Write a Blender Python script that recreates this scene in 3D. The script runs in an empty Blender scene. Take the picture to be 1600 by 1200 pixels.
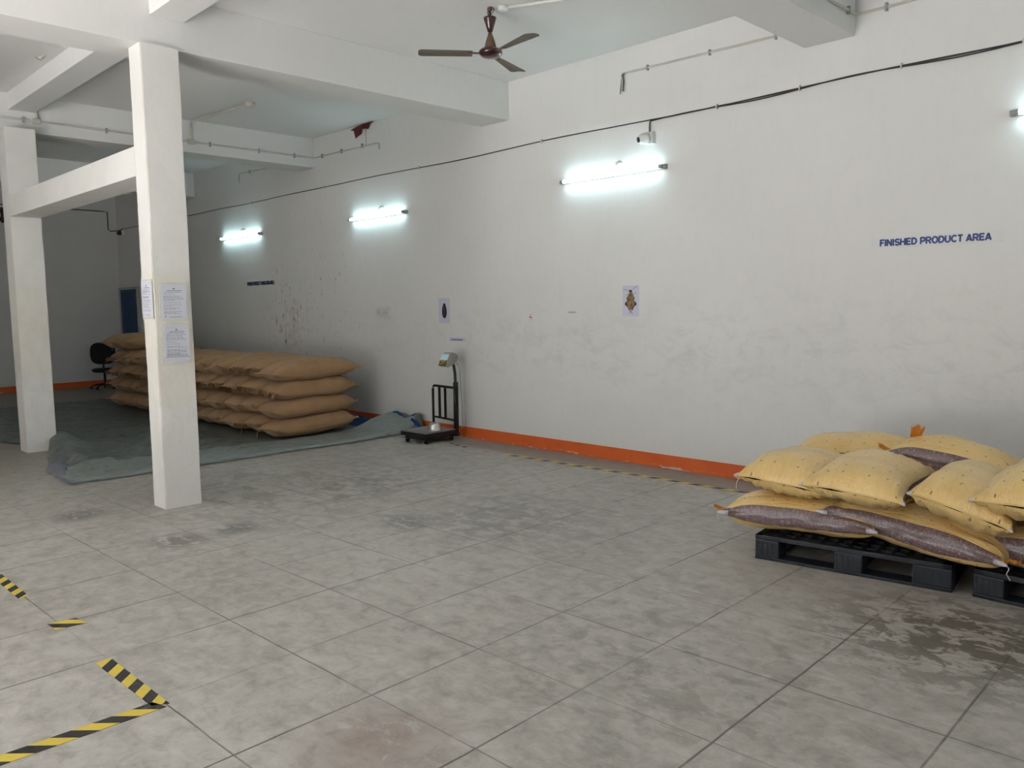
import bpy, bmesh, math, random
from mathutils import Vector, Matrix, noise
import numpy as np
random.seed(4)
C = bpy.context.scene.collection
PI = math.pi
SC = bpy.context.scene

# ---------------------------------------------------------------- camera
F = 1273.7; PITCH = -0.095823; ROLL = -0.014859; YAW = -0.788837; CH = 1.6
cp, sp = math.cos(PITCH), math.sin(PITCH); cr, sr = math.cos(ROLL), math.sin(ROLL); cy, sy = math.cos(YAW), math.sin(YAW)
fw = Vector((cp*sy, cp*cy, sp)); rt = Vector((cy, -sy, 0)); up = rt.cross(fw)
r2 = cr*rt + sr*up; u2 = -sr*rt + cr*up
cam = bpy.data.objects.new('camera', bpy.data.cameras.new('camera')); C.objects.link(cam)
M = Matrix((r2, u2, -fw)).transposed().to_4x4(); M.translation = Vector((0, 0, CH)); cam.matrix_world = M
cam.data.sensor_width = 36; cam.data.lens = F/1600*36; cam.data.clip_start = 0.05; cam.data.clip_end = 100
SC.camera = cam

# ---------------------------------------------------------------- world, daylight, exposure
w = bpy.data.worlds.new('world'); SC.world = w; w.use_nodes = True
w.node_tree.nodes['Background'].inputs[0].default_value = (0.80, 0.90, 1.0, 1)
w.node_tree.nodes['Background'].inputs[1].default_value = 0.6
SC.view_settings.view_transform = 'Standard'; SC.view_settings.look = 'None'
SC.view_settings.exposure = 0.13; SC.view_settings.gamma = 1.0; SC.view_settings.use_curve_mapping = False

def area(name, loc, target, sx, sy_, energy, col, spread=PI):
    l = bpy.data.lights.new(name, 'AREA'); l.shape = 'RECTANGLE'; l.size = sx; l.size_y = sy_; l.energy = energy; l.color = col; l.spread = spread
    o = bpy.data.objects.new(name, l); C.objects.link(o); o.location = loc
    d = Vector(target) - Vector(loc); o.rotation_euler = d.to_track_quat('-Z', 'Y').to_euler()
    return o
YL = -4.1      # left wall with the loading doorway
XB = 3.4       # wall behind the camera
DX0, DX1 = -6.0, -2.0   # doorway span
area('daylight_doorway', ((DX0+DX1)/2, YL-.05, 1.55), ((DX0+DX1)/2, 5, 1.15), DX1-DX0-.1, 2.9, 75, (.98, 0.985, 1.0))
area('daylight_rear_opening', (XB-0.02, 1.0, 1.9), (-5, 1.6, 1.9), 3.4, 2.2, 8, (0.96, 0.98, 1.0))
sun = bpy.data.objects.new('sun', bpy.data.lights.new('sun', 'SUN')); C.objects.link(sun)
sun.data.energy = 72.0; sun.data.angle = math.radians(1); sun.data.color = (1, .985, .99)
sun.rotation_euler = Vector((.03, .92, -1)).to_track_quat('-Z', 'Y').to_euler()

# ---------------------------------------------------------------- helpers
def tag(o, label=None, cat=None, group=None, kind=None):
    if label: o['label'] = label
    if cat: o['category'] = cat
    if group: o['group'] = group
    if kind: o['kind'] = kind
    return o

def empty(name, loc, label=None, cat=None, group=None, rz=0):
    o = bpy.data.objects.new(name, None); C.objects.link(o); o.location = loc; o.rotation_euler = (0, 0, rz); o.empty_display_size = .1
    return tag(o, label, cat, group)

def obj(name, bm, mat, parent=None, smooth=False, loc=None, rot=None):
    me = bpy.data.meshes.new(name)
    bmesh.ops.recalc_face_normals(bm, faces=bm.faces) 
    bm.to_mesh(me); bm.free()
    if mat: me.materials.append(mat)
    if smooth:
        for p in me.polygons: p.use_smooth = True
    o = bpy.data.objects.new(name, me); C.objects.link(o)
    if parent: o.parent = parent
    if loc: o.location = loc
    if rot: o.rotation_euler = rot
    return o

def box(bm, x0, x1, y0, y1, z0, z1, bev=0.0, mtx=None):
    b = bmesh.new(); bmesh.ops.create_cube(b, size=1)
    for v in b.verts:
        v.co = Vector(((x0+x1)/2 + v.co.x*(x1-x0), (y0+y1)/2 + v.co.y*(y1-y0), (z0+z1)/2 + v.co.z*(z1-z0)))
    if bev: bmesh.ops.bevel(b, geom=b.edges[:], offset=bev, segments=2, affect='EDGES', profile=.6)
    if mtx: bmesh.ops.transform(b, matrix=mtx, verts=b.verts)
    m = bpy.data.meshes.new('t'); b.to_mesh(m); b.free(); bm.from_mesh(m); bpy.data.meshes.remove(m)
    return bm

def bx(*a, **k): return box(bmesh.new(), *a, **k)

def tube(bm, pts, r, n=8, caps=True):
    pts = [Vector(p) for p in pts]; rings = []
    for i, p in enumerate(pts):
        rr = r[i] if isinstance(r, (list, tuple)) else r
        t = (pts[min(i+1, len(pts)-1)] - pts[max(i-1, 0)]).normalized()
        a = Vector((0, 0, 1)) if abs(t.z) < .9 else Vector((1, 0, 0))
        u = t.cross(a).normalized(); v = t.cross(u).normalized()
        rings.append([bm.verts.new(p + (u*math.cos(2*PI*k/n) + v*math.sin(2*PI*k/n))*rr) for k in range(n)])
    for a, b in zip(rings, rings[1:]):
        for k in range(n): bm.faces.new((a[k], a[(k+1) % n], b[(k+1) % n], b[k]))
    if caps: bm.faces.new(rings[0][::-1]); bm.faces.new(rings[-1])
    return bm

def lathe(bm, prof, n=32, mtx=None):
    rings = []
    for r, z in prof:
        rings.append([bm.verts.new(((mtx or Matrix()) @ Vector((r*math.cos(2*PI*k/n), r*math.sin(2*PI*k/n), z)))) for k in range(n)])
    for a, b in zip(rings, rings[1:]):
        for k in range(n): bm.faces.new((a[k], a[(k+1) % n], b[(k+1) % n], b[k]))
    bm.faces.new(rings[0][::-1]); bm.faces.new(rings[-1])
    return bm

def poly(bm, pts, off=(0, 0, 0), thick=0):
    """flat polygon of 3D points extruded by vector off"""
    a = [bm.verts.new(p) for p in pts]
    if Vector(off).length == 0: bm.faces.new(a); return bm
    b = [bm.verts.new(Vector(p)+Vector(off)) for p in pts]
    bm.faces.new(a[::-1]); bm.faces.new(b)
    for i in range(len(a)): bm.faces.new((a[i], a[(i+1) % len(a)], b[(i+1) % len(a)], b[i]))
    return bm

# ---- node DSL
class N:
    def __init__(s, name):
        s.m = bpy.data.materials.new(name); s.m.use_nodes = True; s.t = s.m.node_tree; s.p = s.t.nodes['Principled BSDF']
    def n(s, typ, ins=None, **kw):
        nd = s.t.nodes.new(typ)
        for k, v in kw.items(): setattr(nd, k, v)
        for k, v in (ins or {}).items(): s.set(nd.inputs[k], v)
        return nd
    def set(s, inp, v):
        if isinstance(v, bpy.types.NodeSocket): s.t.links.new(v, inp)
        else: inp.default_value = v
    def pr(s, **kw):
        for k, v in kw.items():
            if isinstance(v, tuple) and len(v) == 3: v = v + (1,)
            s.set(s.p.inputs[k.replace('_', ' ')], v)
        return s
    def obj(s): return s.n('ShaderNodeTexCoord').outputs['Object']
    def uv(s): return s.n('ShaderNodeTexCoord').outputs['UV']
    def map(s, v, scale=(1, 1, 1), rot=(0, 0, 0), loc=(0, 0, 0)):
        return s.n('ShaderNodeMapping', {'Vector': v, 'Scale': scale, 'Rotation': rot, 'Location': loc}).outputs[0]
    def noise(s, v, scale, detail=4, rough=.55, dist=0):
        return s.n('ShaderNodeTexNoise', {'Vector': v, 'Scale': scale, 'Detail': detail, 'Roughness': rough, 'Distortion': dist}).outputs['Fac']
    def ramp(s, f, a, b, va=0., vb=1., mode='LINEAR'):
        m = s.n('ShaderNodeMapRange', {'Value': f, 'From Min': a, 'From Max': b, 'To Min': va, 'To Max': vb}, interpolation_type='SMOOTHSTEP' if mode == 'S' else 'LINEAR')
        return m.outputs[0]
    def math(s, op, a, b=0., c=0.):
        nd = s.n('ShaderNodeMath', operation=op); s.set(nd.inputs[0], a); s.set(nd.inputs[1], b); s.set(nd.inputs[2], c); return nd.outputs[0]
    def mul(s, a, b): return s.math('MULTIPLY', a, b)
    def mix(s, f, a, b, mode='MIX'):
        nd = s.n('ShaderNodeMix', data_type='RGBA', blend_type=mode); s.set(nd.inputs[0], f)
        for i, v in ((6, a), (7, b)):
            if isinstance(v, tuple) and len(v) == 3: v = v + (1,)
            s.set(nd.inputs[i], v)
        return nd.outputs[2]
    def xyz(s, v):
        return s.n('ShaderNodeSeparateXYZ', {0: v}).outputs
    def bump(s, h, strength=.3, dist=.01, normal=None):
        i = {'Height': h, 'Strength': strength, 'Distance': dist}
        if normal is not None: i['Normal'] = normal
        return s.n('ShaderNodeBump', i).outputs[0]
    def band(s, v, a, b, soft):
        """1 between a and b"""
        return s.mul(s.ramp(v, a-soft, a+soft), s.ramp(v, b+soft, b-soft))
    def blob(s, v, cx, cy, cz, r, soft=.5, sc=(1, 1, 1)):
        d = s.n('ShaderNodeVectorMath', {0: v, 1: (cx, cy, cz)}, operation='SUBTRACT').outputs[0]
        d = s.n('ShaderNodeVectorMath', {0: d, 1: sc}, operation='MULTIPLY').outputs[0]
        l = s.n('ShaderNodeVectorMath', {0: d}, operation='LENGTH').outputs['Value']
        return s.ramp(l, r*(1-soft), r, 1, 0)

def flat(name, col, rough=.6, metal=0., bumpscale=0, bumps=.2, var=.06, **kw):
    k = N(name); c = k.obj()
    n1 = k.noise(c, 9, 4)
    colr = k.mix(k.ramp(n1, .3, .7), tuple(x*(1-var) for x in col), tuple(min(1, x*(1+var)) for x in col))
    k.pr(Base_Color=colr, Roughness=rough, Metallic=metal, **kw)
    if bumpscale: k.pr(Normal=k.bump(k.noise(c, bumpscale, 3), bumps, .004))
    return k.m

# ---------------------------------------------------------------- materials for the shell
def m_wall(name, main=False):
    k = N(name); c = k.obj()
    col = k.mix(k.ramp(k.noise(c, .7, 5), .35, .65), (.755, .75, .735), (.79, .785, .77))
    # faint roller texture
    col = k.mix(k.mul(k.ramp(k.noise(k.map(c, (3, 3, 1)), 6, 5), .5, .8), .12), col, (.60, .58, .54))
    if main:
        x, y, z = k.xyz(c)
        # rubbed grey scuffs at shoulder height
        zb = k.band(z, .75, 1.55, .35); xb = k.ramp(x, -10.5, -6, .25, 1)
        sc = k.ramp(k.noise(k.map(c, (1, 1, 1.6)), 3.2, 8, .72, .6), .48, .72)
        col = k.mix(k.mul(k.mul(k.mul(sc, zb), xb), .30), col, (.36, .36, .35))
        sp_ = k.ramp(k.noise(k.map(c, (9, 9, 5)), 2.3, 6, .7), .66, .74)
        col = k.mix(k.mul(k.mul(sp_, k.band(z, .6, 2.0, .4)), .28), col, (.30, .29, .28))
        # sparse small specks over the whole wall
        spk = k.ramp(k.noise(c, 13, 2, .5), .80, .83)
        col = k.mix(k.mul(spk, .5), col, (.32, .30, .28))
        # reddish scratches beside the far lettering
        msk = k.blob(c, -11.6, 6.575, 1.5, 1.05, .6, (1.15, 1, 1.0))
        red = k.ramp(k.noise(k.map(c, (7, 7, 3), (0, .5, 0)), 3.1, 3, .5, 1.2), .63, .67)
        col = k.mix(k.mul(k.mul(red, msk), .75), col, (.30, .10, .09))
        msk2 = k.blob(c, -11.45, 6.575, 1.25, .55, .8, (1.5, 1, 1))
        col = k.mix(k.mul(k.mul(k.ramp(k.noise(c, 9, 5), .40, .7), msk2), .35), col, (.45, .22, .20))
        gr = k.ramp(k.noise(k.map(c, (9, 9, 5), (0, -.6, 0), (3, 1, 2)), 3.0, 3, .5, 1), .66, .70)
        col = k.mix(k.mul(k.mul(gr, k.blob(c, -11.0, 6.575, 1.6, 1.9, .6)), .55), col, (.18, .17, .16))
        # little red mark and pencil mark
        col = k.mix(k.mul(k.blob(c, -6.31, 6.575, 1.47, .035, .3, (1.6, 1, .8)), k.ramp(k.noise(c, 60, 1), .4, .6)), col, (.5, .1, .08))
        col = k.mix(k.mul(k.blob(c, -5.70, 6.575, 1.52, .08, .4, (1, 1, 6)), .6), col, (.3, .3, .3))
    k.pr(Base_Color=col, Roughness=.75, Specular_IOR_Level=.25)
    k.pr(Normal=k.bump(k.noise(c, 3, 8, .6), .25, .012))
    return k.m
MW = m_wall('painted_plaster'); MWM = m_wall('painted_plaster_scuffed', True)

def m_pillar():
    k = N('pillar_paint'); c = k.obj(); x, y, z = k.xyz(c)
    col = k.mix(k.ramp(k.noise(c, 2.5, 6), .35, .65), (.76, .75, .72), (.81, .80, .77))
    grime = k.mul(k.ramp(k.noise(k.map(c, (2.5, 2.5, 1)), 4, 7, .7), .42, .75), k.band(z, .25, 1.9, .4))
    col = k.mix(k.mul(grime, .35), col, (.52, .48, .40))
    col = k.mix(k.mul(k.band(z, .85, 1.9, .04), .30), col, (.74, .69, .56))
    chips = k.ramp(k.noise(c, 34, 3, .6), .70, .73)
    col = k.mix(k.mul(chips, .35), col, (.35, .32, .28))
    k.pr(Base_Color=col, Roughness=.7, Specular_IOR_Level=.3, Normal=k.bump(k.noise(c, 7, 7, .65), .5, .01))
    return k.m
MP = m_pillar()

def m_base():
    k = N('orange_skirting_paint'); c = k.obj(); x, y, z = k.xyz(c)
    col = k.mix(k.ramp(k.noise(c, 4, 4), .3, .7), (.72, .125, .025), (.78, .16, .035))
    chip = k.mul(k.ramp(k.noise(k.map(c, (2.5, 2.5, 9)), 2.6, 4, .6), .58, .61), k.ramp(z, .035, .012))
    col = k.mix(chip, col, (.75, .62, .52))
    k.pr(Base_Color=col, Roughness=.55, Normal=k.bump(k.noise(c, 9, 4), .3, .005))
    return k.m
MB = m_base()

GA = 0.025158
def m_floor():
    k = N('trowelled_concrete'); c = k.obj(); X, Y, Z = k.xyz(c)
    # trowel streaks run obliquely
    st = k.map(c, (1.0, 2.6, 1), (0, 0, math.radians(-40)))
    n1 = k.noise(c, .55, 5, .55); n2 = k.noise(st, 3.6, 10, .74, .9); n3 = k.noise(k.map(c, (1, 1, 1), (0, 0, .5)), 9, 8, .7, .4)
    col = k.mix(k.ramp(n1, .35, .65), (.38, .362, .328), (.475, .457, .425))
    col = k.mix(k.mul(k.ramp(n2, .50, .72), .42), col, (.62, .61, .585))
    col = k.mix(k.mul(k.ramp(n2, .50, .32), .48), col, (.235, .223, .20))
    col = k.mix(k.mul(k.ramp(n3, .50, .66), .40), col, (.62, .60, .57))
    col = k.mix(k.mul(k.ramp(n3, .48, .33), .45), col, (.20, .188, .16))
    # lighter paste smears
    w_ = k.ramp(k.noise(k.map(c, (1, 3.4, 1), (0, 0, math.radians(-35)), (4, 2, 0)), 2.2, 7, .7, 1.0), .64, .72)
    col = k.mix(k.mul(w_, .40), col, (.66, .64, .60))
    # dark worn patches; the two at lower right also hold painted dimness
    def patch(cx, cy, r, thr, col2, amt, sc=(1, 1, 1), nz=7):
        nonlocal col
        m = k.blob(c, cx, cy, 0, r, .7, sc)
        t = k.ramp(k.noise(k.map(c, (1, 1.5, 1), (0, 0, math.radians(-42))), nz, 8, .7, .5), thr, thr+.05)
        col = k.mix(k.mul(k.mul(m, t), amt), col, col2)
    patch(-4.3, 4.2, 1.0, .46, (.17, .165, .155), .45, (1, 1, 1), 5)
    patch(-4.8, 3.65, .3, .42, (.15, .145, .13), .6)
    patch(-6.2, 4.2, .8, .50, (.17, .16, .14), .5)
    patch(-5.6, 2.70, .24, .42, (.15, .14, .13), .7)
    patch(-5.6, 2.25, .27, .42, (.15, .14, .13), .7)
    patch(-6.9, 2.02, .26, .42, (.15, .14, .13), .7)
    patch(-1.15, 4.12, .85, .47, (.105, .095, .075), .85, (1, 1, 1), 6)  # wet stain, deepened so its colour also holds the dimmer light here
    patch(-2.0, 2.9, 1.3, .52, (.16, .15, .13), .35, (1, 1, 1), 3.5)  # mottled dark tone, weaker light on this floor put into the colour
    patch(-6.5, 3.6, 1.6, .52, (.20, .18, .13), .5, (1, 1, 1), 2.5)
    patch(-2.4, 1.66, .35, .40, (.25, .17, .15), .5, (1, 1, 1), 4)
    # brownish unjointed border by the main wall, darker olive tone deeper in the hall
    bd = k.ramp(k.math('ADD', Y, k.mul(k.math('SUBTRACT', k.noise(c, 2, 3), .5), .12)), 6.08, 6.2)
    col = k.mix(k.mul(k.mul(bd, k.ramp(X, -8.5, -7)), .7), col, (.25, .20, .16))
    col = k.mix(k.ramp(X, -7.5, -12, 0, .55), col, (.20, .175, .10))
    # cut joints, 0.613 m grid, slightly off the wall direction
    xr = k.math('ADD', k.mul(X, math.cos(GA)), k.mul(Y, math.sin(GA)))
    yr = k.math('SUBTRACT', k.mul(Y, math.cos(GA)), k.mul(X, math.sin(GA)))
    G = .6135
    def line(v, off, wd):
        f = k.math('FRACT', k.math('ADD', k.math('DIVIDE', k.math('SUBTRACT', v, off), G), 200.5))
        d = k.math('ABSOLUTE', k.math('SUBTRACT', f, .5))
        return k.ramp(d, wd/G*.5, wd/G, 1, 0)
    wob = k.mul(k.math('SUBTRACT', k.noise(c, 3, 2), .5), .012)
    lx = line(k.math('ADD', xr, wob), -3.290, .0062); ly = line(k.math('ADD', yr, wob), 1.316, .0050)
    fade = k.ramp(k.noise(c, 1.1, 4, .6), .36, .56, .12, 1)
    fadey = k.ramp(k.noise(k.map(c, loc=(7, 3, 0)), .9, 4, .6), .38, .58, .1, .9)
    j = k.math('MAXIMUM', k.mul(lx, fade), k.mul(ly, fadey))
    j = k.mul(k.mul(j, k.ramp(Y, 6.16, 6.08)), k.ramp(X, -9.0, -7.0, .3, 1))
    col = k.mix(k.mul(j, .78), col, (.06, .055, .045))
    k.pr(Base_Color=col, Roughness=k.ramp(n2, .3, .7, .42, .62), Specular_IOR_Level=.4)
    h = k.math('SUBTRACT', k.mul(n3, .4), k.mul(j, .9))
    k.pr(Normal=k.bump(h, .25, .006))
    return k.m
MF = m_floor()

# ---------------------------------------------------------------- shell
W = 6.575; XF = -18.7; HC = 4.07; ZB = 3.655
def struct(name, bm, mat, label=None):
    o = obj(name, bm, mat); tag(o, label, None, None, 'structure'); return o
struct('floor', bx(XF-.2, XB+.2, YL-.2, W+.2, -.1, 0), MF, 'grey trowelled concrete floor with cut joints')
struct('ceiling', bx(XF-.2, XB+.2, YL-.2, W+.2, HC, HC+.12), MW, 'white painted slab ceiling')
struct('wall_right', bx(XF-.2, XB+.2, W, W+.2, 0, HC), MWM, 'long off-white scuffed wall above the orange skirting')
struct('wall_far', bx(XF-.2, XF, YL, W, 0, HC), MW, 'shaded white end wall behind the office chair')
b = bx(XF, DX0, YL-.2, YL, 0, HC); box(b, DX1, XB, YL-.2, YL, 0, HC); box(b, DX0, DX1, YL-.2, YL, 3.05, HC)
struct('wall_left', b, MW, 'white wall with the loading doorway')
b = bx(XB, XB+.2, YL, -.8, 0, HC); box(b, XB, XB+.2, 2.8, W, 0, HC); box(b, XB, XB+.2, -.8, 2.8, 3.05, HC); box(b, XB, XB+.2, -.8, 2.8, 0, .75)
struct('wall_back', b, MW, 'white wall with a wide window opening behind the camera')
struct('baseboard_right', bx(XF, XB, W-.012, W, 0, .134, bev=.003), MB, 'orange painted skirting band along the long wall')
struct('baseboard_far', bx(XF, XF+.012, YL, W-.012, 0, .13, bev=.003), MB, 'orange painted skirting band on the end wall')
struct('ground_1', bx(-16, 8, YL-9, YL-.2, -.12, -.02), flat('pale_yard_concrete', (.50, .495, .485), .8, 0, 0), 'sunlit concrete yard outside the loading doorway')
n = 1
for (x0, x1, y0, y1, z0, z1, lab) in [
    (-7.06, -6.605, YL, W, ZB, HC, 'white concrete cross beam resting on the papered pillar'),
    (-3.174, -2.762, YL, W, ZB, HC, 'white concrete cross beam nearest the camera, at top right'),
    (-11.1, -10.67, YL, W, ZB, HC, 'white concrete cross beam carrying the conduit, behind the papered pillar'),
    (-15.17, -14.74, YL, W, ZB, HC, 'white concrete cross beam deepest in the hall'),
    (-6.605, -3.174, 2.66, 2.93, 3.885, HC, 'shallow ceiling beam in front of the papered pillar'),
    (-10.67, -7.06, 2.66, 2.93, 3.885, HC, 'shallow ceiling beam between the two pillars'),
    (-2.762, XB, 2.66, 2.93, 3.885, HC, 'shallow ceiling beam over the camera side'),
    (-14.74, -11.1, 2.66, 2.93, 3.885, HC, 'shallow ceiling beam past the bare pillar')]:
    struct('trim_%d' % n, bx(x0, x1, y0, y1, z0, z1, bev=.006), MW, lab); n += 1
def pillar(x0, x1, y0, y1, lab):
    global n
    b = bmesh.new(); box(b, x0, x1, y0, y1, 0, ZB)
    bmesh.ops.subdivide_edges(b, edges=[e for e in b.edges if abs(e.verts[0].co.z-e.verts[1].co.z) > 1], cuts=24)
    bmesh.ops.bevel(b, geom=[e for e in b.edges if abs(e.verts[0].co.z-e.verts[1].co.z) > .05], offset=.006, segments=2, affect='EDGES')
    for v in b.verts:
        q = noise.noise_vector(v.co*3)*.004; v.co.x += q.x; v.co.y += q.y
    struct('trim_%d' % n, b, MP, lab); n += 1
pillar(-6.80, -6.565, 2.56, 2.86, 'white square pillar with taped papers')
pillar(-10.76, -10.47, 2.56, 2.87, 'bare white square pillar standing on the far edge of the tarpaulin')
struct('trim_%d' % n, bx(-10.47, -6.80, 2.56, 2.862, 2.672, 2.905, bev=.006), MP, 'low white tie beam joining the two pillars'); n += 1
# blue steel door in the corner
MD = flat('blue_door_paint', (.012, .06, .15), .45, 0, 0)
dr = empty('door_1', (-18.14, W-.03, 0)); tag(dr, 'dark blue ribbed steel door in the far corner', None, None, 'structure')
b = bx(-.47, .47, 0, .03, 0, 2.06)
for i in range(9): box(b, -.43+i*.1, -.37+i*.1, -.016, 0, .06, 2.0, bev=.005)
obj('door_leaf', b, MD, dr)
b = bx(-.52, -.47, -.02, .03, 0, 2.11); box(b, .47, .52, -.02, .03, 0, 2.11); box(b, -.47, .47, -.02, .03, 2.06, 2.11)
obj('door_frame', b, flat('door_frame_paint', (.5, .49, .46), .6), dr)
b = bx(.36, .40, -.05, -.012, 1.0, 1.16); tube(b, [(.38, -.05, 1.1), (.38, -.09, 1.1), (.26, -.09, 1.1)], .009)
obj('door_handle', b, flat('dark_steel', (.05, .05, .055), .4, .8), dr)

# ---------------------------------------------------------------- fluorescent battens on the wall
MT = N('lit_tube'); MT.pr(Base_Color=(.9, 1, 1), Emission_Color=(.66, .95, 1.0), Emission_Strength=19.0, Roughness=.4); MT = MT.m
MCAP = flat('grey_cap_plastic', (.32, .34, .34), .5); MWP = flat('white_plastic', (.72, .72, .69), .45); MWPD = flat('aged_white_plastic', (.62, .60, .53), .5)
def tubelight(x0, x1, z, lab, hx=None):
    xm = (x0+x1)/2; L = (x1-x0)
    t = empty('tube_light', (xm, W, z), lab, 'light', 'lit tube lights on the long wall')
    obj('batten', bx(-L/2, L/2, -.03, -.001, -.018, .022, bev=.004), MWP, t)
    b = bmesh.new(); tube(b, [(-L/2+.035, -.052, 0), (L/2-.035, -.052, 0)], .0175, 16); obj('tube', b, MT, t, True)
    for s in (-1, 1):
        b = bmesh.new(); tube(b, [(s*(L/2-.04), -.052, 0), (s*(L/2), -.052, 0)], .0195, 14); box(b, s*L/2-.02, s*L/2+.02, -.05, -.0, -.02, .02, bev=.004)
        obj('end_cap', b, MCAP, t)
    b = bmesh.new(); lathe(b, [(.032, 0), (.034, .012), (.024, .03), (.020, .055)], 20, Matrix.Translation((.10, 0, .095)) @ Matrix.Rotation(PI/2, 4, 'X'))
    tube(b, [(.10, -.03, .08), (.07, -.03, .05), (.05, -.02, .02)], .004, 6)
    obj('lamp_holder', b, MWPD, t)
    return t
tubelight(-13.70, -12.30, 2.82, 'lit tube light farthest along the long wall, above the small blue lettering')
tubelight(-9.74, -8.49, 2.82, 'lit tube light above the sack stack end and the wall switch box')
tubelight(-5.80, -4.52, 2.88, 'brightest lit tube light, under the dome camera')
tubelight(-1.64, -.40, 2.87, 'lit tube light cut by the right edge of the photo')

# ---------------------------------------------------------------- cables on the wall
MCB = flat('black_cable', (.035, .028, .026), .5)
def wob(x, k, a): return noise.noise(Vector((x*k, 3.1, 0)))*a
t = empty('cable_run', (-9, W, 3.34), 'long dark brown cable pinned along the wall above the tube lights', 'cable')
def zc(x): return 3.342 + wob(x, .6, .02)
b = bmesh.new(); tube(b, [(x+9, -.012, zc(x)-3.34) for x in np.arange(XF+.4, 1.5, .12)], .006, 6); obj('main_cable', b, MCB, t, True)
b = bmesh.new(); tube(b, [(x+9, -.018, zc(x)-3.34-.008+.011*math.sin((x+4.6)*4.3)) for x in np.arange(-4.68, 1.5, .05)], .0055, 6); obj('second_cable', b, MCB, t, True)
b = bmesh.new(); tube(b, [(x+9, -.022, zc(x)-3.34+.004-.012*abs(math.sin((x+3.97)*2.6))) for x in np.arange(-4.5, 1.5, .05)], .0038, 6); obj('thin_cable', b, MCB, t, True)
for x in (-3.97, -3.20, -2.40, -1.6, -6.1, -8.2, -10.4, -12.6): obj('cable_clip', bx(x+9-.006, x+9+.006, -.03, 0, zc(x)-3.34-.02, zc(x)-3.34+.02, bev=.003), MWPD, t)
b = bmesh.new(); tube(b, [(XF+.01, 4.3, 3.74), (XF+.01, 5.6, 3.735), (XF+.01, 6.3, 3.735), (XF+.012, 6.4, 3.73), (XF+.012, 6.4, 3.35), (XF+.02, 6.45, 3.32), (XF+.15, W-.012, 3.33), (XF+.42, W-.012, 3.345)], .011, 6)
tag(obj('corner_cable', b, MCB, None, True), 'dark cable stepping down the end wall to the far camera', 'cable')
# small bracketed dark pipes on the end wall at the left edge
b = bmesh.new(); tube(b, [(XF+.04, 2.4, 3.60), (XF+.04, 4.42, 3.61)], .035, 8); tube(b, [(XF+.04, 2.4, 3.44), (XF+.04, 4.46, 3.45)], .045, 8); box(b, XF, XF+.05, 3.2, 3.24, 3.38, 3.68); box(b, XF, XF+.05, 4.40, 4.44, 3.38, 3.68)
tag(obj('black_pipe_rack', b, MCB), 'pair of black pipes high on the end wall left of the bare pillar', 'pipe')

# dome cameras
def dome(x, z, lab, dark=False, s=1.0, aim=(-.55, -1, -.25)):
    t = empty('dome_camera', (x, W, z), lab, 'camera')
    t.scale = (s, s, s)
    obj('junction_box', bx(-.055, .055, -.055, 0, -.055, .055, bev=.008), MWP, t)
    q = Vector(aim).to_track_quat('Z', 'Y').to_matrix().to_4x4()
    mt = Matrix.Translation((-.01, -.05, 0)) @ q
    b = bmesh.new(); prof = [(.050, -.01), (.052, .02), (.052, .045)] + [(.052*math.cos(a), .045+.052*math.sin(a)) for a in np.linspace(.1, 1.05, 7)]
    lathe(b, prof, 28, mt); obj('housing', b, MWP if not dark else MCB, t, True)
    b = bmesh.new(); zt = .045+.052*math.sin(1.05); lathe(b, [(.027, zt-.006), (.027, zt+.006), (.020, zt+.011), (.006, zt+.012)], 24, mt)
    obj('lens', b, flat('lens_glass', (.012, .012, .02), .12, 0), t, True)
    return t
dc = dome(-4.69, 3.165, 'white dome security camera on the wall above the brightest tube light', s=1.0)
b = bmesh.new(); tube(b, [(.02, -.022, .175), (.005, -.024, .15), (0, -.024, .11), (0, -.024, .05)], .007, 6); obj('camera_lead', b, MCB, dc, True)
dome(-18.30, 3.27, 'small dark security camera in the far corner above the blue door', True, .9)

# ---------------------------------------------------------------- conduits
MCO = flat('grey_white_conduit', (.56, .54, .48), .5)
def clipring(b, p, d): box(b, p[0]-.012 if d != 'x' else p[0]-.009, p[0]+.012 if d != 'x' else p[0]+.009, p[1]-.012, p[1]+.012, p[2]-.022, p[2]+.022, bev=.003)
X3 = -10.67
t = empty('beam_conduit', (X3, 4, 3.79), 'long plastic conduit clipped to the cross beam and turning onto the wall', 'conduit')
b = bmesh.new(); tube(b, [(.014, YL-4, 0), (.014, W-4-.06, 0), (.03, W-4-.03, 0), (.06, W-4-.014, 0), (.6, W-4-.014, -.005), (1.6, W-4-.014, -.02)], .0105, 8); obj('pipe', b, MCO, t, True)
for y in (-1.2, -.3, .35, 1.0, 1.7, 2.25): obj('saddle_clip', bx(0, .03, y-.009, y+.009, -.03, .03, bev=.003), MCAP, t)
for x in (.25, .75, 1.25): obj('saddle_clip', bx(x-.009, x+.009, W-4-.03, W-4, -.032, .025, bev=.003), MCAP, t)
obj('elbow', tube(bmesh.new(), [(1.60, W-4-.014, -.02), (1.63, W-4-.014, -.03), (1.635, W-4-.014, -.10)], .012, 8), MCO, t, True)
b = bmesh.new(); tube(b, [(.02, .745, 0), (.02, .745, .20), (.03, .75, .255), (.07, .76, .262), (1.3, .88, .264)], .0125, 8); obj('ceiling_branch', b, MCO, t, True)
b = bmesh.new(); lathe(b, [(.05, 0), (.052, .02), (.04, .045), (.02, .06)], 20, Matrix.Translation((1.36, .885, .28)) @ Matrix.Rotation(PI, 4, 'X')); obj('ceiling_rose', b, MCO, t, True)
b = bmesh.new(); tube(b, [(.02, -1.06, 0), (.02, -1.06, .13), (.03, -1.06, .25)], .0125, 8); box(b, 0, .03, -1.10, -1.02, -.03, .03, bev=.006); obj('side_branch', b, MCO, t, True)
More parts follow.
